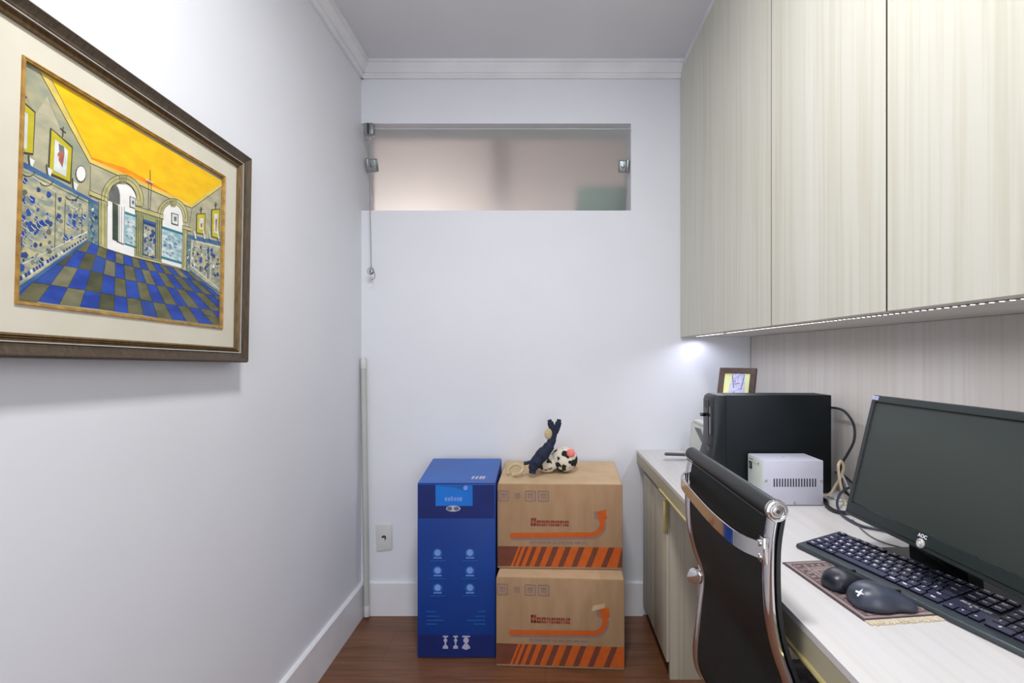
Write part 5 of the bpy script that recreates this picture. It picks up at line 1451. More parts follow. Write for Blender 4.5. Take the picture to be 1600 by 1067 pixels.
PCOL = {'wall': ((186, 180, 150), (160, 158, 134)), 'ceil': ((236, 182, 5), (241, 197, 8)), 'orange': ((244, 122, 16), (238, 168, 10)), 'mould': ((226, 200, 96), (206, 184, 100)),
        'dark': ((52, 54, 48), (74, 74, 64)), 'olive': ((88, 90, 60), (110, 108, 80)), 'olive2': ((104, 106, 78), (128, 126, 98)), 'olive3': ((68, 72, 48), (88, 88, 64)), 'blue2': ((34, 66, 142), (46, 80, 158)), 'blue3': ((26, 46, 104), (36, 60, 124)), 'grey': ((146, 152, 132), (176, 168, 134)), 'blue': ((28, 58, 150), (40, 76, 172)),
        'floorgap': ((78, 82, 56), (98, 96, 70)), 'azul': ((190, 182, 140), (136, 146, 136)), 'bluestripe': ((44, 84, 142), (70, 108, 150)), 'pale': ((196, 206, 204), (222, 226, 220)),
        'azul2': ((70, 108, 130), (124, 140, 128)), 'white': ((228, 228, 226), (238, 236, 232)), 'greydk': ((92, 94, 92), (116, 118, 112)), 'grey2': ((106, 122, 124), (134, 146, 140)), 'door': ((48, 60, 50), (68, 82, 62)),
        'azul3': ((206, 216, 216), (132, 172, 184)), 'teal': ((26, 112, 128), (44, 128, 140)), 'stone': ((192, 186, 130), (166, 162, 112)), 'green': ((156, 158, 108), (136, 140, 98)),
        'bluedark': ((34, 58, 112), (54, 78, 128)), 'redp': ((152, 72, 66), (176, 108, 92)), 'gold': ((184, 170, 30), (200, 186, 44)), 'cyanp': ((24, 112, 178), (46, 128, 186))}
PMAT = [mat('paint_'+k, PCOL[k][0], .55, c2=PCOL[k][1], scale=60 if k in ('azul', 'azul2', 'azul3') else 24, stretch=(1, 2, 1), detail=5, lo=.38, hi=.62) for k in PAINT_COLOURS]
g = MB(); g.box((-.2345, -.1855, -.0085), (.2345, .1855, -.0062), PMAT[PAINT_COLOURS.index('brownrim')] if 'brownrim' in PAINT_COLOURS else PMAT[0])
for n_, (mi_, ly, pts) in enumerate(PAINT):
    z = -.0060+ly*.00022+(n_ % 37)*.0000045
    g.face([(pts[k]/1e4, pts[k+1]/1e4, z) for k in range(0, len(pts), 2)], PMAT[mi_])
g.build('canvas', pic, world=False, smooth=0)
# ================================================================ OUTLET, TUBE
o = thing('wall_outlet', 'white wall outlet low on the end wall beside the tube lamp', 'outlet', (-.72, YB, .345))
g = MB(); g.prism([(-.757, YB-.0001, .404), (-.685, YB-.0001, .404), (-.683, YB-.0001, .294), (-.752, YB-.0001, .286)], (0, -.008, 0), 'white', .003); g.build('cover_plate', o)
g = MB(); g.cyl((-.719, YB-.0075, .347), (-.719, YB-.0090, .347), .0105, 'slot', 20); g.box((-.7285, YB-.0095, .327), (-.7155, YB-.008, .346), 'white', .0005); g.cyl((-.714, YB-.0088, .338), (-.714, YB-.0096, .338), .002, 'gap', 10); g.build('socket', o)
t = thing('tube_lamp', 'unlit white fluorescent tube leaning upright in the corner by the left wall', 'lamp', (-.775, 2.175, 0))
p0, p1 = Vector((-.786, 2.186, .004)), Vector((-.8065, 2.199, 1.152)); dd = (p1-p0).normalized()
MB().cyl(p0+dd*.052, p1-dd*.05, .0122, 'tube', 28).build('glass_tube', t)
for a, b2, c in ((p0+dd*.006, p0+dd*.054, -1), (p1-dd*.052, p1-dd*.006, 1)):
    g = MB(); g.cyl(a, b2, .0130, 'white', 28, bev=.001)
    e = a if c < 0 else b2
    for s_ in (-1, 1): g.cyl(e+Vector((s_*.006, 0, 0)), e+Vector((s_*.006, 0, 0))+dd*c*.007, .0012, 'steel', 8)
    g.build('end_cap', t)
# ================================================================ BOXES
def stripes(g, W, h0, h1, fm, z=.0006):
    g.face([fm @ Vector((.002, h0, z)), fm @ Vector((W-.002, h0, z)), fm @ Vector((W-.002, h1, z)), fm @ Vector((.002, h1, z))], 'orange')
    n = 0; x = .002; hh = h1-h0; sl = .030
    def quad(xa, xb):
        p = [(xa, h0), (xb, h0), (xb+sl, h1), (xa+sl, h1)]
        p = [(min(max(a, .002), W-.002), b3) for a, b3 in p]
        g.face([fm @ Vector((a, b3, z*2)) for a, b3 in p], 'obrown')
    quad(-.03, .052)
    x = .062; wd = .006
    for k in range(11):
        quad(x, x+wd); x += wd+.013+k*.0035; wd = min(wd+.0045, .021)
        if x > W-.02: break
def brown_box(name, label, x0, yl, x1, yr, z0, h, hback, depth, seed):
    rr = random.Random(seed)
    ux = Vector((x1-x0, yr-yl, 0)); W = ux.length; ux.normalize(); uy = Vector((-ux.y, ux.x, 0))
    fm = basis((x0, yl, z0), ux, (0, 0, 1), ux.cross(Vector((0, 0, 1))))     # x right, y up, z towards the viewer
    t = thing(name, label, 'box', mtx=basis((x0, yl, z0), ux, uy, (0, 0, 1)))
    g = MB(); t_ = bmesh.new(); set_tags(t, group='brown cardboard boxes')
    g.prism([(0, 0, 0), (0, depth, 0), (0, depth, hback), (0, 0, h)], (W, 0, 0), 'card', .004); g.build('carton', t, world=False)
    g = MB(); mid = depth*.5
    zt = lambda y: h+(hback-h)*y/depth
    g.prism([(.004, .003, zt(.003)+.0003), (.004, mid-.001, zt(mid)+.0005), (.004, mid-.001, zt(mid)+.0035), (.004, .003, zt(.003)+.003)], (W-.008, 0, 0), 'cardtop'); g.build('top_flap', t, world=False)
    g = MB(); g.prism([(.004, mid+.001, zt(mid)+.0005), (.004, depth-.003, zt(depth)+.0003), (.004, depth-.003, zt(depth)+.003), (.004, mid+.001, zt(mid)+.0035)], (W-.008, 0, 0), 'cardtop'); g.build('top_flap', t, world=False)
    g = MB(); stripes(g, W, .010, .086, fm)
    # hooked arrow
    c = [(.052, .128), (.36, .134)]+[(.36+.045*math.sin(q), .134+.045-.045*math.cos(q)) for q in [i*.2 for i in range(1, 9)]]+[(.4, .212)]
    for m_, off, wd, z in (('purp', (.004, -.007), .011, .0005), ('orange', (0, 0), .0095, .0010)):
        for a, b3 in zip(c, c[1:]):
            a = Vector(a)+Vector(off); b3 = Vector(b3)+Vector(off); dv = (b3-a).normalized(); nv = Vector((-dv.y, dv.x))*wd; a -= dv*.002; b3 += dv*.002
            z += .00001
            g.face([fm @ Vector((p.x, p.y, z)) for p in (a-nv, b3-nv, b3+nv, a+nv)], m_)
    g.face([fm @ Vector((p[0], p[1], .0013)) for p in ((.382, .222), (.418, .232), (.423, .196), (.392, .186))], 'orange')
    g.face([fm @ Vector((p[0], p[1], .0009)) for p in ((.372, .222), (.384, .224), (.392, .192), (.374, .196))], 'purp')
    g.text('Dreamers', .052, 'redpr', fm @ Matrix.Translation((.205, .178, .001)), bold=.0012) if False else None
    # smeared lettering: word of rounded red strokes
    x = .130
    for k in range(8):
        hh = .030 if k == 0 else .021; wd = .019 if k == 0 else .0145
        for (a0, a1, b0, b1) in ((0, .40, 0, 1), (.62, 1, .0, .96), (0, 1.1, .66, 1), (0, 1.1, 0, .32)) if k not in (3, 6) else ((0, .36, 0, 1), (.66, 1.05, 0, .8), (0, 1, .64, 1)):
            g.face([fm @ Vector((x+wd*p, .166+hh*q, .001+.00001*k)) for p, q in ((a0, b0), (a1, b0), (a1, b1), (a0, b1))], 'redpr')
        x += wd+.0035
    x = .125
    while x < .33:
        wd = rr.uniform(.012, .03); g.face([fm @ Vector((p, q, .0009)) for p, q in ((x, .098), (x+wd, .098), (x+wd, .106), (x, .106))], 'purp'); x += wd+.006
    # handling icons in the top corner
    for k, cx in enumerate((.024, .078, .128, .178)):
        cy = h-.044; s_ = .019
        for m2 in range(4):
            a0 = ((-1, -1), (1, -1), (1, 1), (-1, 1))[m2]; a1 = ((1, -1), (1, 1), (-1, 1), (-1, -1))[m2]
            a = Vector((cx+a0[0]*s_, cy+a0[1]*s_)); b3 = Vector((cx+a1[0]*s_, cy+a1[1]*s_)); dv = (b3-a).normalized(); nv = Vector((-dv.y, dv.x))*.0022
            if k != 1: g.face([fm @ Vector((p.x, p.y, .0008+m2*.00001)) for p in (a-nv, b3-nv, b3+nv, a+nv)], 'purp')
        for m2 in (-1, 0, 1):
            g.face([fm @ Vector((cx+p*.001+m2*.008, cy+q*.001, .0009)) for p, q in ((-2, -11), (2, -11), (2, 11), (-2, 11))], 'purp')
        g.face([fm @ Vector((cx+p*.001, cy+q*.001, .00095)) for p, q in ((-11, 5), (11, 5), (11, 9), (-11, 9))], 'purp')
    g.build('printed_front', t, smooth=0)
    return t, fm, W
BY = 1.849
t, fm, W = brown_box('cardboard_box', 'brown cardboard box on the floor, under the other brown box', -0.1838, 1.8502, 0.2918, 1.824, 0.001, .331, .3325, .30, 1)
g = MB(); g.face([fm @ Vector(p) for p in ((.355, .215, .0012), (.40, .228, .0012), (.405, .245, .0012), (.36, .236, .0012))], 'tape'); g.build('tape_patch', t, smooth=0)
t, fm, W = brown_box('cardboard_box', 'brown cardboard box on top of the stack, carrying the spotted plush ball', -.1855, 1.915, .2965, 1.900, .3375, .3245, .350, .29, 2)
# blue box
bx = thing('blue_box', 'tall glossy blue carton with pale printed icons beside the brown boxes', 'box', (-.340, 1.903, 0))
x0, x1, y0, y1 = -.4905, -.1905, 1.901, 2.165
g = MB(); g.prism([(x0, y0, .001), (x0, y1, .001), (x0, y1, .706), (x0, y0, .668)], (x1-x0, 0, 0), 'blue', .004)
g.build('carton', bx)
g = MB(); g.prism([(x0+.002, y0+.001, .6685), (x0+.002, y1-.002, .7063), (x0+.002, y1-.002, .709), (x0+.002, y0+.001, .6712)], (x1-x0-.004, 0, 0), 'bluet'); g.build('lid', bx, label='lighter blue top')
fm = basis((x0, y0, 0), (1, 0, 0), (0, 0, 1), (0, -1, 0)); g = MB(); Wb = x1-x0
def q(x, y, w_, h_, m, z=.0006): g.face([fm @ Vector((a, c_, z)) for a, c_ in ((x, y), (x+w_, y), (x+w_, y+h_), (x, y+h_))], m)
def disc(x, y, r, m, z, sy=1): g.face([fm @ Vector((x+r*math.cos(i*math.pi/10), y+sy*r*math.sin(i*math.pi/10), z)) for i in range(20)], m)
q(.004, .535, Wb-.008, .128, 'navy', .0005); q(.004, .004, Wb-.008, .085, 'navy', .0005)
g0, g = g, MB(); q(.070, .583, .142, .080, 'sky', .0010)
for x in (.106, .118, .129, .141, .152, .163): q(x, .602, .0085, .014 if x != .129 else .017, 'pblue', .0014)
disc(.138, .573, .028, 'pwhite', .0014, .42); disc(.124, .573, .010, 'greyp', .0018, .7); disc(.150, .573, .010, 'greyp', .0018, .7)
g.face([fm @ Vector(p) for p in ((.075, .660, .0013), (.14, .655, .0013), (.19, .640, .0013), (.195, .650, .0013), (.18, .662, .0013))], 'dimblue'); disc(.185, .652, .009, 'pblue', .0016)
g.build('sky_blue_label', bx, smooth=0); g = g0
for cy in (.402, .334, .268):
    for cx in (.078, .202):
        disc(cx, cy, .0195, 'dimblue', .0008); disc(cx, cy+.002, .0125, 'pblue', .0012); q(cx-.016, cy-.020, .032, .004, 'pblue', .0013); q(cx-.030, cy-.031, .060, .004, 'dimblue', .0009)
for x, y, w_ in ((.035, .176, .035), (.035, .158, .05), (.035, .142, .065), (.035, .128, .04), (.232, .176, .03), (.222, .158, .04), (.19, .142, .07), (.215, .128, .045)): q(x, y, w_, .005, 'dimblue')
for x, w_ in ((.098, .020), (.138, .018), (.172, .030)):
    q(x, .080, w_, .006, 'pwhite', .0009); q(x+w_*.35, .052, w_*.3, .028, 'pwhite', .0009); q(x, .036, w_, .010, 'pwhite', .0009); disc(x+w_/2, .068, w_*.36, 'pwhite', .0011); disc(x+w_/2, .044, w_*.4, 'pwhite', .0011)
g.build('printed_front', bx, smooth=0)
g = MB(); 
for x in (.20, .215, .23, .242): g.face([(x0+x, y0+.035, .6768), (x0+x+.010, y0+.035, .6768), (x0+x+.013, y0+.065, .6811), (x0+x+.003, y0+.065, .6811)], 'pwhite')
g.build('lid_print', bx, smooth=0)
# plush toys on the top box
tp = .6785
o = thing('plush_ball', 'small black and white spotted plush ball with a coral patch on the brown boxes', 'toy', (.085, 2.03, tp))
g = MB(); g.sphere((.078, 2.05, tp+.052), .056, 'spot', (1.0, 1, .93)); g.sphere((.008, 2.045, tp+.038), .042, 'spot', (1.25, 1, .93)); g.build('body', o)
g = MB(); g.sphere((.103, 2.005, tp+.086), .017, 'pinkc', (1, .6, 1)); g.build('coral_patch', o, label='coral pink patch')
o = thing('cloth_toy', 'navy cloth toy with a forked top standing beside the spotted ball', 'toy', (-.03, 2.0, tp))
g = MB()
g.tube([(-.052, 1.972, tp+.012), (-.045, 1.975, tp+.042), (-.018, 1.98, tp+.078), (.012, 1.985, tp+.112), (.030, 1.99, tp+.150), (.036, 1.99, tp+.186)], [.014, .019, .024, .026, .022, .017, .014, .015], 'navyc', n=14, smooth=6)
g.tube([(-.085, 1.975, tp+.050), (-.055, 1.975, tp+.058), (-.020, 1.98, tp+.078), (.0, 1.98, tp+.09)], [.007, .010, .013], 'navyc', n=10, smooth=5)
g.tube([(.034, 1.99, tp+.172), (.024, 1.99, tp+.200), (.016, 1.99, tp+.222)], [.014, .013, .009], 'navyc', n=12, smooth=5)
g.tube([(.038, 1.99, tp+.172), (.050, 1.99, tp+.200), (.056, 1.99, tp+.224)], [.014, .013, .009], 'navyc', n=12, smooth=5)
g.build('body', o)
g = MB(); g.sphere((.012, 1.978, tp+.168), .017, 'beige', (.9, .5, 1.3)); g.build('beige_patch', o)
o = thing('beige_strap', 'looped beige and brown strap at the left edge of the top brown box', 'strap', (-.12, 1.98, tp))
g = MB(); g.tube([(-.150, 1.995, tp+.006), (-.148, 1.995, tp+.026), (-.122, 1.99, tp+.044), (-.100, 1.985, tp+.040), (-.088, 1.98, tp+.030), (-.105, 1.975, tp+.010), (-.130, 1.985, tp+.004)], .007, 'beige', n=8, smooth=5); g.build('strap_loop', o)
# ================================================================ COMPUTER TOWER AND THINGS AROUND IT
tw = thing('computer_tower', 'slim black computer tower standing on its base at the back of the desk', 'computer', (.69, 1.56, DT))
TY0, TY1, TX1, TZ = 1.515, 1.612, .874, 1.0390
g = MB(); g.box((.552, TY0, DT+.004), (TX1, TY1, TZ), 'blkm', .0015)
for x in (.60, .83):
    for y in (1.53, 1.597): g.cyl((x, y, DT), (x, y, DT+.005), .008, 'blk', 12)
g.build('case', tw)
# moulded front bezel, bulging and flaring towards its foot
prof = [(.552, DT+.004), (.500, DT+.004), (.494, DT+.012), (.494, .80), (.500, .845), (.5105, .880), (.5135, .92), (.5135, 1.018), (.517, 1.031), (.528, TZ), (.552, TZ)]
g = MB(); g.prism([(x, TY0-.001, z) for x, z in prof], (0, TY1-TY0+.002, 0), 'bezeld', .002)
g.build('front_bezel', tw)
g = MB(); g.box((.5118, TY0+.012, .915), (.5140, TY0+.036, 1.001), 'blkg', .0008); g.build('drive_bay', tw)
g = MB(); g.box((.5118, TY0+.046, .80), (.5142, TY0+.052, 1.02), 'blkg'); 
for k in range(4): g.box((.5125, TY0+.062, .994+k*.0065), (.5143, TY0+.082, .997+k*.0065), 'gap')
g.build('front_groove', tw)
g = MB(); g.box((.5060, TY0+.010, .835), (.5125, TY0+.038, .880), 'blk', .001); g.build('drive_cover', tw)
g = MB(); g.box((.498, TY0+.070, .966), (.5145, TY0+.084, .976), 'blkg', .001); set_tags(g.build('usb_dongle'), 'tiny black USB dongle plugged into the front of the computer tower', 'dongle')
g = MB()
for z0, z1 in ((.97, 1.00), (.93, .955), (.88, .90)): g.box((TX1-.001, TY0+.02, z0), (TX1+.006, TY0+.07, z1), 'greyp', .001)
g.build('rear_ports', tw)
# small steel power box
pw = thing('power_supply_box', 'small pale grey steel power box with vent slots in front of the computer tower', 'power supply', mtx=basis((.614, 1.397, DT), (1, .003, 0), (-.003, 1, 0), (0, 0, 1)))
PW, PD, PH = .1695, .104, .1275
g = MB(); g.box((0, 0, .002), (PW, PD, PH), 'alu', .0015); g.build('steel_case', pw, world=False)
g = MB(); g.box((-.0012, .002, .004), (0, PD-.002, PH-.002), 'aluf', .0004); g.build('front_plate', pw, world=False, label='greenish white front plate')
g = MB()
for k in range(16): x = .0290+k*.00775; g.box((x, -.0006, .054), (x+.0036, .0004, .077), 'slot')
g.build('vent_slots', pw, world=False)
for i, (x, z) in enumerate(((.0075, .071), (PW-.006, .071), (.088, .008))):
    g = MB(); g.cyl((x, -.0018, z), (x, .0002, z), .0038, 'screw', 14, bev=.0006); g.build('screw', pw, world=False)
g = MB(); g.box((-.0042, .072, .088), (-.0010, .090, .109), 'blkg', .0008); g.box((-.0052, .075, .091), (-.0040, .087, .106), 'greyp', .0005); g.build('rocker_switch', pw, world=False)
g = MB(); g.box((-.0016, .066, .1150), (-.0011, .093, .1175), 'greenp'); g.cyl((-.0022, .028, .1135), (-.001, .028, .1135), .0022, 'gap', 10); g.box((-.0016, .018, .1085), (-.0011, .070, .1090), 'greyp'); g.cyl((.085, .055, PH-.0002), (.085, .055, PH+.0006), .0022, 'greyp', 10); g.build('front_marks', pw, world=False)
# printer half hidden behind the tower
pr = thing('printer', 'off-white printer half hidden behind the computer tower', 'printer', (.76, 1.9, DT))
g = MB(); g.prism([(.612, 1.665, DT+.002), (.612, 2.125, DT+.002), (.622, 2.115, .876), (.622, 1.675, .876)], (.285, 0, 0), 'printer', .003); g.build('printer_body', pr)
g = MB(); g.box((.624, 1.70, .8765), (.90, 2.10, .890), 'printer', .004); g.build('scanner_lid', pr)
g = MB(); g.prism([(.6195, 1.98, .866), (.6195, 2.05, .862), (.6165, 1.94, .815), (.6165, 1.90, .820)], (-.003, 0, 0), 'greyp'); g.build('side_vent', pr)
g = MB(); g.prism([(.478, 1.975, .7600), (.486, 1.975, .7680), (.6115, 1.975, .7625), (.6115, 1.975, .7555), (.49, 1.975, .7600)], (0, .03, 0), 'darktray', .001); g.build('paper_tray', pr, label='dark grey tray sticking out')
# photo frame on the printer, leaning back
L_ = math.radians(-38.5); ux = Vector((math.cos(L_), math.sin(L_), 0)); fw = Vector((-math.sin(L_), math.cos(L_), 0))
tl = R(19); up = (Vector((0, 0, 1))*math.cos(tl)+fw*math.sin(tl)); n_ = ux.cross(up)
FW, FH = 0.1361, 0.2332; org = (0.6859, 1.8282, 0.8915)
FM = basis(org, ux, up, n_)
pf = thing('photo_frame', 'dark wood photo frame with a purple and yellow picture standing behind the computer tower', 'picture frame', mtx=FM)
g = MB(); fr(g, FW/2-.021, FH/2-.021, [(0, -.006), (0, .0), (.019, .003), (.021, .001), (.021, -.012), (0, -.012)], 'pframe'); g.bm.transform(Matrix.Translation((0, FH/2, 0))); g.build('wood_frame', pf, world=False)
iw, ih = FW/2-.021, FH/2-.021; g = MB()
g.box((-iw, FH/2-ih, -.010), (iw, FH/2+ih, -.004), 'photoy')
zz = -.0038
g.face([(x, y, zz) for x, y in ((-iw*.62, FH/2-ih), (iw*.62, FH/2-ih), (iw*.72, FH/2), (iw*.58, FH-.036), (iw*.62, FH-.021), (-iw*.45, FH-.021), (-iw*.42, FH-.036), (-iw*.66, FH/2))], 'photo')
for a, b3 in (((-.4, .97), (-.2, .70)), ((.55, .97), (.38, .66)), ((-.15, .78), (.22, .80)), ((-.2, .62), (.0, .5)), ((.15, .6), (.1, .42)), ((-.5, .45), (-.35, .4))):
    pa_ = Vector((a[0]*iw, FH/2+ih*(2*a[1]-1))); pb_ = Vector((b3[0]*iw, FH/2+ih*(2*b3[1]-1))); dv = (pb_-pa_).normalized(); nv = Vector((-dv.y, dv.x))*.0015
    g.face([(p.x, p.y, zz+.0003) for p in (pa_-nv, pb_-nv, pb_+nv, pa_+nv)], 'photod')
g.build('picture', pf, world=False, smooth=0)
g = MB(); g.prism([(-.012, .03, -.012), (.012, .03, -.012), (.012, FH*.62, -.013), (-.012, FH*.62, -.013)], (0, 0, -.002), 'pframe'); g.build('easel_back', pf, world=False)
# ================================================================ MONITOR
a_ = Vector((.052, -.9986, 0)).normalized(); y_ = Vector((0, 0, 1)).cross(a_); tt = R(13.9)
zz_ = (Vector((0, 0, 1))*math.cos(tt)+y_*math.sin(tt)); yy_ = (y_*math.cos(tt)-Vector((0, 0, 1))*math.sin(tt))
MM = basis((.653, 1.083, .817), a_, yy_, zz_)
mo = thing('monitor', 'black widescreen computer monitor, switched off, on the desk behind the keyboard', 'monitor', mtx=MM)
MW, MH = .443, .2675
g = MB()
g.box((0, .002, 0), (MW, .020, MH), 'bezel', .005, 3)
g.box((.045, .018, .03), (MW-.045, .045, MH-.03), 'blk', .012, 3)
g.build('back_shell', mo, world=False)
sx0, sx1, sz0, sz1 = .0145, MW-.0145, .0315, MH-.0165
g = MB(); t_ = bmesh.new()
def ringf(r0, r1, y0, y1, m):
    A = [(r0[0], y0, r0[1]), (r0[2], y0, r0[1]), (r0[2], y0, r0[3]), (r0[0], y0, r0[3])]; B = [(r1[0], y1, r1[1]), (r1[2], y1, r1[1]), (r1[2], y1, r1[3]), (r1[0], y1, r1[3])]
    for k in range(4): g.face([A[k], A[(k+1) % 4], B[(k+1) % 4], B[k]], m)
ringf((.0005, .0005, MW-.0005, MH-.0005), (.003, .003, MW-.003, MH-.003), .0045, -.001, 'bezel')
ringf((.003, .003, MW-.003, MH-.003), (sx0-.002, sz0-.0015, sx1+.002, sz1+.002), -.001, -.0012, 'bezel')
ringf((sx0-.002, sz0-.0015, sx1+.002, sz1+.002), (sx0, sz0, sx1, sz1), -.0012, .0015, 'bezelin')
g.box((.003, -.0016, .0095), (MW-.003, -.0009, .0104), 'bezelin')
g.build('bezel', mo, world=False, smooth=20)
g = MB(); g.face([(sx0, .0015, sz0), (sx1, .0015, sz0), (sx1, .0015, sz1), (sx0, .0015, sz1)], 'screen'); g.build('screen', mo, world=False, smooth=0)
tmx = lambda x, z, y=-.0018: Matrix.Translation((x, y, z)) @ Matrix.Rotation(R(90), 4, 'X')
g = MB(); g.text('AOC', .0088, 'legend', tmx(.205, .0255), bold=.0003, spacing=1.0); g.build('logo', mo, world=False, smooth=0)
g = MB(); g.cyl((.205, -.0010, .0125), (.205, -.0040, .0125), .0085, 'silver', 28, bev=.0012); g.torus((.205, -.0040, .0125), .0058, .0012, 'silver', n=28); g.cyl((.205, -.0038, .0125), (.205, -.0052, .0125), .0034, 'white', 20, bev=.0006); g.build('power_button', mo, world=False)
g = MB(); g.box((.004, -.0018, MH-.0112), (.0215, -.0011, MH-.0030), 'sticker'); g.text('HDMI', .0045, 'greyp', tmx(.0128, MH-.0070, -.00195)); g.build('sticker', mo, world=False, smooth=0) if False else g.build('sticker', mo, world=False, smooth=0)
g = MB(); c0 = MM @ Vector((.16, .03, .03)); c1 = MM @ Vector((.285, .03, .03))
nk = [(.750, 1.020), (.754, .882), (.782, .884), (.778, 1.022)]
g.rings([[(x, y, DT+.008) for x, y in nk], [(x-.004, y, DT+.060) for x, y in nk], [(x-.016, y+(.012 if y < .95 else -.012), DT+.16) for x, y in nk]], 'blkg'); g.build('stand_neck', mo)
g = MB(); g.prism([(.706, 1.075), (.722, .975), (.772, .815), (.885, .822), (.880, 1.080)] and [(x, y, DT) for x, y in ((.706, 1.075), (.722, .975), (.772, .815), (.885, .822), (.880, 1.080))], (0, 0, .010), 'bezel', .003); g.build('stand_base', mo)
# ================================================================ KEYBOARD
KA = Vector((.2854, -.9584, 0)).normalized(); KD = Vector((.9584, .2854, 0)).normalized()
kt = R(7.0)   # typing slope
KU = Vector((0, 0, 1))
KM = basis((.5523, 1.0947, DT), KA, KD, KU)
kb = thing('keyboard', 'black full-size keyboard lying on the desk in front of the monitor', 'keyboard', mtx=KM)
KW, KDp = .441, .124
ky = lambda y: .0095+y*math.tan(kt)
g = MB()
g.prism([(0, .002, .001), (0, 0, .0045), (0, .003, ky(.003)), (0, KDp-.002, ky(KDp)), (0, KDp, ky(KDp)-.004), (0, KDp-.004, .006), (0, KDp*.6, .001)], (KW, 0, 0), 'kb', .0012)
for x in (.03, KW-.05): g.box((x, KDp-.018, 0), (x+.02, KDp-.010, .02), 'kb')
g.build('keyboard_body', kb, world=False)
KS = Matrix.Translation((0, .0185, ky(.0185))) @ Matrix.Rotation(kt, 4, 'X')   # keys' own plane
g = MB(); g.box((.006, -.001, -.002), (KW-.006, .102, .0003), 'key', mtx=KS); g.build('key_bed', kb, world=False)
u = .01862; v = .01665; kx0 = .0095
def key(x, y, w_, h_, lab, size=.0066):
    g = MB(); X0, X1 = kx0+x*u+.0013, kx0+(x+w_)*u-.0013; Y0, Y1 = y*v+.0012, (y+h_)*v-.0012
    t_ = bmesh.new(); i_ = .0011
    g.rings([[(X0, Y0, .0004), (X1, Y0, .0004), (X1, Y1, .0004), (X0, Y1, .0004)], [(X0, Y0, .0034), (X1, Y0, .0034), (X1, Y1, .0034), (X0, Y1, .0034)]], 'bezelin', mtx=KS)  # key sides coloured near black for the shadow between keys
    g.rings([[(X0+.0002, Y0+.0002, .0030), (X1-.0002, Y0+.0002, .0030), (X1-.0002, Y1-.0002, .0030), (X0+.0002, Y1-.0002, .0030)], [(X0+i_, Y0+i_, .0048), (X1-i_, Y0+i_, .0048), (X1-i_, Y1-i_, .0048), (X0+i_, Y1-i_, .0048)]], 'key', mtx=KS)
    if lab: g.text(lab, size if len(lab) < 2 else size*.62, 'legend', KS @ Matrix.Translation(((X0+X1)/2-.001, (Y0+Y1)/2+.001, .00492)), bold=.00040)
    return g.build('key', kb, world=False, smooth=20)
rows = [
 (0, [(1.25, 'Ctrl'), (1.25, 'Win'), (1.25, 'Alt'), (6.0, ''), (1.25, 'AltGr'), (1.25, 'Win'), (1.25, 'Menu'), (1.5, 'Ctrl')]),
 (1, [(1.25, 'Shift'), (1, '\\'), (1, 'Z'), (1, 'X'), (1, 'C'), (1, 'V'), (1, 'B'), (1, 'N'), (1, 'M'), (1, ','), (1, '.'), (1, ';'), (1, '/'), (1.75, 'Shift')]),
 (2, [(1.75, 'Caps'), (1, 'A'), (1, 'S'), (1, 'D'), (1, 'F'), (1, 'G'), (1, 'H'), (1, 'J'), (1, 'K'), (1, 'L'), (1, 'Ç'), (1, '~'), (1, ']'), (1.25, '')]),
 (3, [(1.5, 'Tab'), (1, 'Q'), (1, 'W'), (1, 'E'), (1, 'R'), (1, 'T'), (1, 'Y'), (1, 'U'), (1, 'I'), (1, 'O'), (1, 'P'), (1, '´'), (1, '['), (1.5, 'Enter')]),
 (4, [(1, "'"), (1, '1'), (1, '2'), (1, '3'), (1, '4'), (1, '5'), (1, '6'), (1, '7'), (1, '8'), (1, '9'), (1, '0'), (1, '-'), (1, '='), (2, 'Back')])]
for r, ks in rows:
    x = 0
    for w_, lab in ks: key(x, r, w_, 1, lab); x += w_
for x, lab in zip((0, 2, 3, 4, 5, 6.5, 7.5, 8.5, 9.5, 11, 12, 13, 14), ('Esc', 'F1', 'F2', 'F3', 'F4', 'F5', 'F6', 'F7', 'F8', 'F9', 'F10', 'F11', 'F12')): key(x, 5.2, 1, .8, lab)
nx = 15.25
for x, lab in zip((0, 1, 2), ('PrtSc', 'ScrLk', 'Pause')): key(nx+x, 5.2, 1, .8, lab)
for x, lab in zip((0, 1, 2), ('Insert', 'Home', 'PgUp')): key(nx+x, 4, 1, 1, lab)
for x, lab in zip((0, 1, 2), ('Delete', 'End', 'PgDn')): key(nx+x, 3, 1, 1, lab)
key(nx+1, 1, 1, 1, '^'); key(nx, 0, 1, 1, '<'); key(nx+1, 0, 1, 1, 'v'); key(nx+2, 0, 1, 1, '>')
px_ = 18.5
key(px_, 0, 2, 1, '0'); key(px_+2, 0, 1, 1, ',')
for r, s_ in ((1, '123'), (2, '456'), (3, '789')):
    for k in range(3): key(px_+k, r, 1, 1, s_[k])
key(px_, 4, 1, 1, 'Num'); key(px_+1, 4, 1, 1, '/'); key(px_+2, 4, 1, 1, '*')
for (y, h_, lab) in ((0, 2, 'Enter'), (2, 2, '+'), (4, 1, '-')): key(px_+3, y, 1, h_, lab)
g = MB(); g.text('MULTILASER', .0078, 'legend', KS @ Matrix.Translation((kx0+(nx+1.35)*u, 2.45*v, .0007)), bold=.0003, shear=.25, spacing=1.05); g.build('logo', kb, world=False, smooth=0)
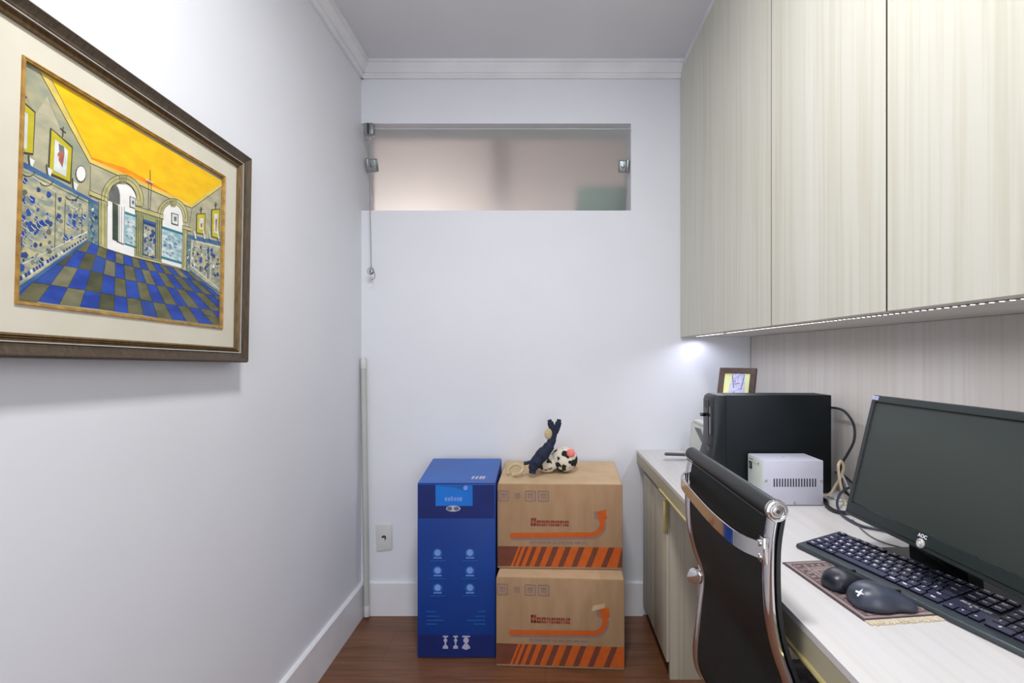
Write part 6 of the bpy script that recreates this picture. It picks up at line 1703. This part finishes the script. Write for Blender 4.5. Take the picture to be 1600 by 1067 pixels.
# ================================================================ RUG MOUSE PAD
RA = Vector((.0256, -.2208, 0)).normalized(); RD = Vector((0, 0, 1)).cross(RA)
RM = basis((.4843, 1.0144, DT), RA, RD, (0, 0, 1)); RL, RW = .2225, .175
rg = thing('rug_mouse_pad', 'small oriental rug mouse pad with cream fringe under the two mice', 'mouse pad', mtx=RM)
g = MB(); g.box((0, 0, 0), (RL, RW, .0022), 'rugdark', .0006)
def band(i0, i1, m, z): 
    g.box((i0, i0, .002), (RL-i0, RW-i0, z), m) if i1 is None else None
for i0, m_, z in ((.0045, 'rugpink', .00235), (.011, 'rugdark', .0024), (.013, 'rug', .00245), (.031, 'rugpink', .0025), (.036, 'rugdark', .00255), (.038, 'rugcream', .0026), (.044, 'rug', .00265)): band(i0, None, m_, z)
for k in range(26):
    x = .014+k*(RL-.028)/25
    for y in (.022, RW-.022): g.box((x-.0020, y-.0040, .0024), (x+.0020, y+.0040, .00262), 'rugcream' if k % 2 else 'rugdark')
for k in range(17):
    y = .03+k*(RW-.06)/16
    for x in (.022, RL-.022): g.box((x-.0040, y-.0020, .0024), (x+.0040, y+.0020, .00262), 'rugcream' if k % 2 else 'rugdark')
for k in range(22): g.box((.050+k*.0056, .048, .0026), (.0515+k*.0056, RW-.048, .00285), 'rugcream')
g.build('woven_pad', rg, world=False)
rr = random.Random(3)
for xs, sg in ((RL, 1),):
    g = MB()
    for k in range(90):
        y = .002+k*(RW-.004)/89; l_ = rr.uniform(.011, .0155); dy = rr.uniform(-.002, .002)
        g.box((0, -.0009, .0003), (l_, .0009, .0018), 'fringe', mtx=Matrix.Translation((xs, y, 0)) @ Matrix.Rotation((math.pi if sg < 0 else 0)+dy*60*.5, 4, 'Z'))
    g.build('fringe', rg, world=False, kind='stuff')
# ================================================================ MICE
def mouse_mesh(g, L_, W_, H_, m, waist=0, n=26, k=28, peak=.34):
    rs = []
    for i in range(n+1):
        t_ = i/n; x = (1-math.cos(math.pi*t_))/2; s_ = max(math.sin(math.pi*t_), 0)**.62
        wd = W_/2*s_*(1-waist*math.exp(-((x-.62)/.17)**2)); h = H_*max(s_, .0)*(1.0-.62*max(0, (x-peak)/(1-peak))**1.3)
        ring = []
        for j in range(k):
            a = 2*math.pi*j/k; cy = math.copysign(abs(math.cos(a))**.8, math.cos(a)); cz = math.sin(a)
            zz2 = .004+(max(cz, 0)**.85)*h if cz > 0 else .004-(min(1, abs(cz)*2.2))*.003*min(1, s_*2)
            ring.append((x*L_, cy*(wd+.0002)*(1 if cz > 0 else .97), zz2))
        rs.append(ring)
    g.rings(rs, m)
ZR = DT+.0030
def mouse(name, label, p, ang, L_, W_, H_, waist, mtl, peak=.34):
    mt = Matrix.Translation((p[0], p[1], ZR)) @ Matrix.Rotation(R(ang), 4, 'Z')
    o = thing(name, label, 'mouse', mtx=mt, group='computer mice on the rug pad')
    g = MB(); mouse_mesh(g, L_, W_, H_, mtl, waist, peak=peak); g.build('mouse_shell', o, world=False, smooth=60)
    return o
o = mouse('computer_mouse', 'small glossy black mouse on the rug pad, left of the larger matt mouse', (.510, .897), 18, .084, .060, .030, .0, 'blkmouse')
g = MB(); g.box((.050, -.0025, .018), (.066, .0025, .0265), 'blkg', .001); g.build('scroll_wheel', o, world=False)
o = mouse('computer_mouse', 'larger matt black sculpted mouse with a white mark, near the fringe of the rug pad', (.5185, .843), -3, .101, .073, .035, .22, 'mattmouse', .30)
g = MB(); g.box((.064, -.003, .016), (.082, .003, .0262), 'blkg', .001); g.build('scroll_wheel', o, world=False)
from mathutils.bvhtree import BVHTree
ms = [c for c in o.children if c.name.startswith('mouse_shell')][0].data
hit, nrm, _, _ = BVHTree.FromPolygons([v.co for v in ms.vertices], [p.vertices for p in ms.polygons]).ray_cast(Vector((.0085, -.0135, .1)), Vector((0, 0, -1)))
lx = Vector((1, 0, 0)); lx = (lx-nrm*lx.dot(nrm)).normalized(); ly = nrm.cross(lx)
g = MB(); lm = basis(hit, lx, ly, nrm)
for q_ in (((-.006, .004), (-.004, .0065), (0, .0022), (.007, .0040), (.0022, 0), (.0045, -.0065), (0, -.0024), (-.0060, -.0045), (-.0070, -.002), (-.0026, 0)),): g.prism([lm @ Vector((a[0], a[1], -.0008)) for a in q_], nrm*.0016, 'legend')
g.build('logo', o, world=False, smooth=0)
# ================================================================ CABLES
def cable(label, pts, r, m, extra=None):
    t = thing('cable', label, 'cable', pts[len(pts)//2], group='cords behind and under the monitor')
    g = MB(); g.tube(pts, r, m, n=8, smooth=6); g.build('cord', t)
    if extra: extra(t)
    return t
cable('black cord arching from the back of the computer tower down behind the monitor', [(0.8745, 1.545, 0.9983), (0.8786, 1.49, 1.0016), (0.8824, 1.455, 0.9923), (0.8863, 1.425, 0.9609), (0.8841, 1.42, 0.9176), (0.8709, 1.43, 0.8753), (0.8621, 1.44, 0.8473), (0.8644, 1.45, 0.8114), (0.8719, 1.45, 0.7702), (0.8707, 1.4, 0.7549)], 0.0036, 'cableb')
cable('beige cord twisted in a loop between the power box and the monitor', [(0.786, 1.47, 0.745), (0.8327, 1.46, 0.7505), (0.8494, 1.45, 0.7815), (0.8584, 1.44, 0.8101), (0.8629, 1.435, 0.8373), (0.8525, 1.43, 0.8559), (0.8392, 1.42, 0.8462), (0.841, 1.42, 0.8169), (0.8465, 1.42, 0.7857), (0.8538, 1.42, 0.7527), (0.849, 1.4, 0.7369)], 0.004, 'cabley')
cable('slate grey cord curving over the desk under the left edge of the monitor', [(0.8807, 1.44, 0.7767), (0.8346, 1.4, 0.773), (0.8002, 1.36, 0.7579), (0.7894, 1.33, 0.7411), (0.7766, 1.2806, 0.742), (0.7781, 1.2232, 0.742), (0.8028, 1.1964, 0.742), (0.8309, 1.1708, 0.742)], 0.0034, 'cabled')
cable('thick black cord lying at the foot of the power box', [(0.8, 1.5, 0.743), (0.8071, 1.4282, 0.743), (0.7835, 1.38, 0.743), (0.7785, 1.3349, 0.743), (0.7998, 1.3188, 0.743), (0.8423, 1.3241, 0.743)], 0.0055, 'cableb')
cable('white cord lying behind the beige looped cord', [(0.84, 1.5, 0.741), (0.8518, 1.467, 0.741), (0.8517, 1.4412, 0.741), (0.8702, 1.4349, 0.741), (0.9043, 1.454, 0.741), (0.9507, 1.4735, 0.741)], 0.0035, 'cablew')
cable('short white cord running down beside the beige loop', [(0.8981, 1.5, 0.7992), (0.8998, 1.49, 0.7863), (0.9014, 1.48, 0.7697), (0.9067, 1.467, 0.741)], 0.003, 'cablew')
cable('black cord from the blue plug to the monitor', [(0.9098, 1.56, 0.7946), (0.92, 1.55, 0.793), (0.9179, 1.52, 0.7904), (0.9005, 1.46, 0.7882), (0.8815, 1.4, 0.7875)], 0.0035, 'cableb')
cable('thin grey cord on the desk between keyboard and monitor', [(0.7886, 1.2732, 0.7395), (0.7777, 1.2351, 0.7395), (0.765, 1.1905, 0.7395), (0.7594, 1.145, 0.7395), (0.7727, 1.1029, 0.7395), (0.8097, 1.0672, 0.7395)], 0.0016, 'greyp')
vp = thing('video_plug', 'dark blue video plug at the back of the computer tower', 'plug', (.885, 1.56, .80))
g = MB(); g.box((.8745, 1.540, 0.7820), (.888, 1.580, 0.8136), 'vga', .002); g.build('plug_body', vp)
# ================================================================ OFFICE CHAIR
ch = thing('office_chair', 'black office chair with chrome frame, its back towards the viewer, pushed under the desk', 'chair', (.62, 1.0, 0))
prof = [(.362, .915), (.3545, .868), (.353, .820), (.355, .765), (.361, .722), (.3705, .685), (.3835, .648), (.389, .615), (.384, .560), (.3775, .500), (.372, .440), (.3745, .405), (.3875, .375), (.418, .355), (.47, .345), (.60, .338), (.74, .342), (.82, .352), (.865, .350), (.885, .330), (.885, .305)]
N_, F_ = .785, 1.222
def sm(P, k=5):
    P = [Vector((p[0], 0, p[1])) for p in P]; Q = []
    for i in range(len(P)-1):
        a, b3, c, d2 = P[max(i-1, 0)], P[i], P[i+1], P[min(i+2, len(P)-1)]
        for j in range(k):
            t_ = j/k; Q.append(.5*((2*b3)+(c-a)*t_+(2*a-5*b3+4*c-d2)*t_*t_+(3*b3-a-3*c+d2)*t_**3))
    Q.append(P[-1]); return Q
PS = sm(prof)
oval = [(.0125*math.cos(a), .0085*math.sin(a)) for a in [2*math.pi*i/16 for i in range(16)]]
for yy in (N_, F_):
    g = MB(); g.tube([(p.x, yy, p.z) for p in PS], 0, 'chrome', sect=oval, side=(0, 1, 0)); g.build('side_rail', ch)
# sling: back and seat in one continuous cushion between the rails
def sling(y0, y1, o0, o1, m, name, sl=PS, label=None):
    g = MB(); t_ = bmesh.new(); A = []; n = len(sl)
    for i, p in enumerate(sl):
        d3 = (sl[min(i+1, n-1)]-sl[max(i-1, 0)]).normalized(); nn = Vector((-d3.z, 0, d3.x))
        if nn.x < 0 and i < n*.5: nn = nn
        A.append([(p+nn*o0).x, (p+nn*o0).z, (p+nn*o1).x, (p+nn*o1).z])
    V = [[t_.verts.new(q_) for q_ in ((a[0], y0, a[1]), (a[0], y1, a[1]), (a[2], y1, a[3]), (a[2], y0, a[3]))] for a in A]
    for P_, Q_ in zip(V, V[1:]):
        for k in range(4): t_.faces.new((P_[k], P_[(k+1) % 4], Q_[(k+1) % 4], Q_[k]))
    t_.faces.new(V[0][::-1]); t_.faces.new(V[-1]); bmesh.ops.recalc_face_normals(t_, faces=t_.faces)
    g._take(t_, m); return g.build(name, ch, label=label)
sling(N_+.006, F_-.006, -.001, .005, 'mesh', 'sling')
sling(N_-.010, F_+.010, .0085, .0150, 'leather', 'padded_front')
# head roll
g = MB(); g.cyl((.362, N_-.004, .9195), (.362, F_+.004, .9195), .0150, 'leather', 32); g.tube([(.3475, N_+.004, .908), (.3475, F_-.004, .908)], .0012, 'leather', n=6); g.build('top_roll', ch)
for y0, y1, s_ in ((N_-.0125, N_-.003, -1), (F_+.003, F_+.0125, 1)):
    g = MB(); g.cyl((.362, y0, .9195), (.362, y1, .9195), .0172 if s_ < 0 else .0152, 'chrome', 40, bev=.0015)
    e = y0 if s_ < 0 else y1
    g.torus((.362, e, .9195), .0120, .0018, 'chrome', n=32); g.cyl((.362, e+s_*.0018, .9195), (.362, e, .9195), .0085, 'chromed', 28, bev=.0006); g.cyl((.362, e+s_*.0028, .9195), (.362, e, .9195), .0032, 'gap', 6); g.build('end_cap', ch)
# curved brace across the back
br_ = [(.3475, F_+.0, .862), (.337, F_-.012, .861), (.327, F_-.035, .860), (.3215, 1.144, .859), (.3180, 1.066, .858), (.3160, 1.011, .857), (.3135, .929, .857), (.3165, .8465, .857), (.3240, .807, .857), (.3350, .785, .857), (.3425, .775, .857)]
band_ = [(-.0135, -.0022), (-.0125, -.0034), (.0125, -.0034), (.0135, -.0022), (.0135, .0014), (.0125, .0026), (-.0125, .0026), (-.0135, .0014)]
g = MB(); g.tube(br_, 0, 'chrome', sect=band_, side=(0, 0, 1), smooth=6); g.box((.3395, N_-.0125, .836), (.3475, N_+.004, .878), 'chrome', .002); g.box((.3440, F_-.006, .846), (.3500, F_+.006, .876), 'chrome', .002); g.build('back_brace', ch)
for yy, zs in ((N_-.004, (.868, .847)), (F_+.001, (.869, .853))):
    for z in zs:
        g = MB(); g.cyl((.3405 if yy < 1 else .345, yy, z), (.3350 if yy < 1 else .342, yy, z), .0058 if yy < 1 else .0045, 'chrome', 18, bev=.0015); g.build('bolt', ch)
g = MB(); g.cyl((.376, F_+.016, .6165), (.3655, F_-.006, .6165), .0190, 'chrome', 32, bev=.0045); g.cyl((.380, F_+.001, .6165), (.372, F_+.010, .6165), .006, 'chrome', 16); g.build('tension_knob', ch)
# underframe, column, star base, casters
g = MB()
for x in (.46, .76): g.cyl((x, N_, .325), (x, F_, .325), .009, 'chrome', 16)
g.build('cross_bar', ch)
g = MB(); g.box((.48, .93, .285), (.74, 1.07, .322), 'blk', .006); g.build('tilt_mechanism', ch)
g = MB(); g.cyl((.62, 1.0, .075), (.62, 1.0, .29), .024, 'blk', 24); g.cyl((.62, 1.0, .20), (.62, 1.0, .29), .014, 'chrome', 20); g.build('gas_column', ch)
g = MB(); g.cyl((.62, 1.0, .065), (.62, 1.0, .105), .036, 'chrome', 28, bev=.004)
cs = []
for k in range(5):
    a = R(20+72*k); e = Vector((.62+.27*math.cos(a), 1.0+.27*math.sin(a), .074)); cs.append((a, e)); g.tube([(.62+.03*math.cos(a), 1+.03*math.sin(a), .088), (.62+.15*math.cos(a), 1+.15*math.sin(a), .084), tuple(e)], .0125, 'chrome', n=10)
g.build('star_base', ch)
for a, e in cs:
    g = MB(); tn = Vector((-math.sin(a), math.cos(a), 0))
    for s_ in (-1, 1): g.cyl(e+tn*s_*.008+Vector((0, 0, -.049)), e+tn*s_*.022+Vector((0, 0, -.049)), .025, 'blk', 24, bev=.003)
    g.cyl(e+Vector((0, 0, -.05)), e, .005, 'steel', 10); g.build('caster', ch)
# cushion on the seat
cu = thing('seat_cushion', 'grey mottled cushion on the chair seat under the desk', 'cushion', (.64, 1.0, .36))
g = MB(); g.box((.445, .800, .3620), (.845, 1.208, .432), 'greyc', .022, 4); g.build('cushion_body', cu)
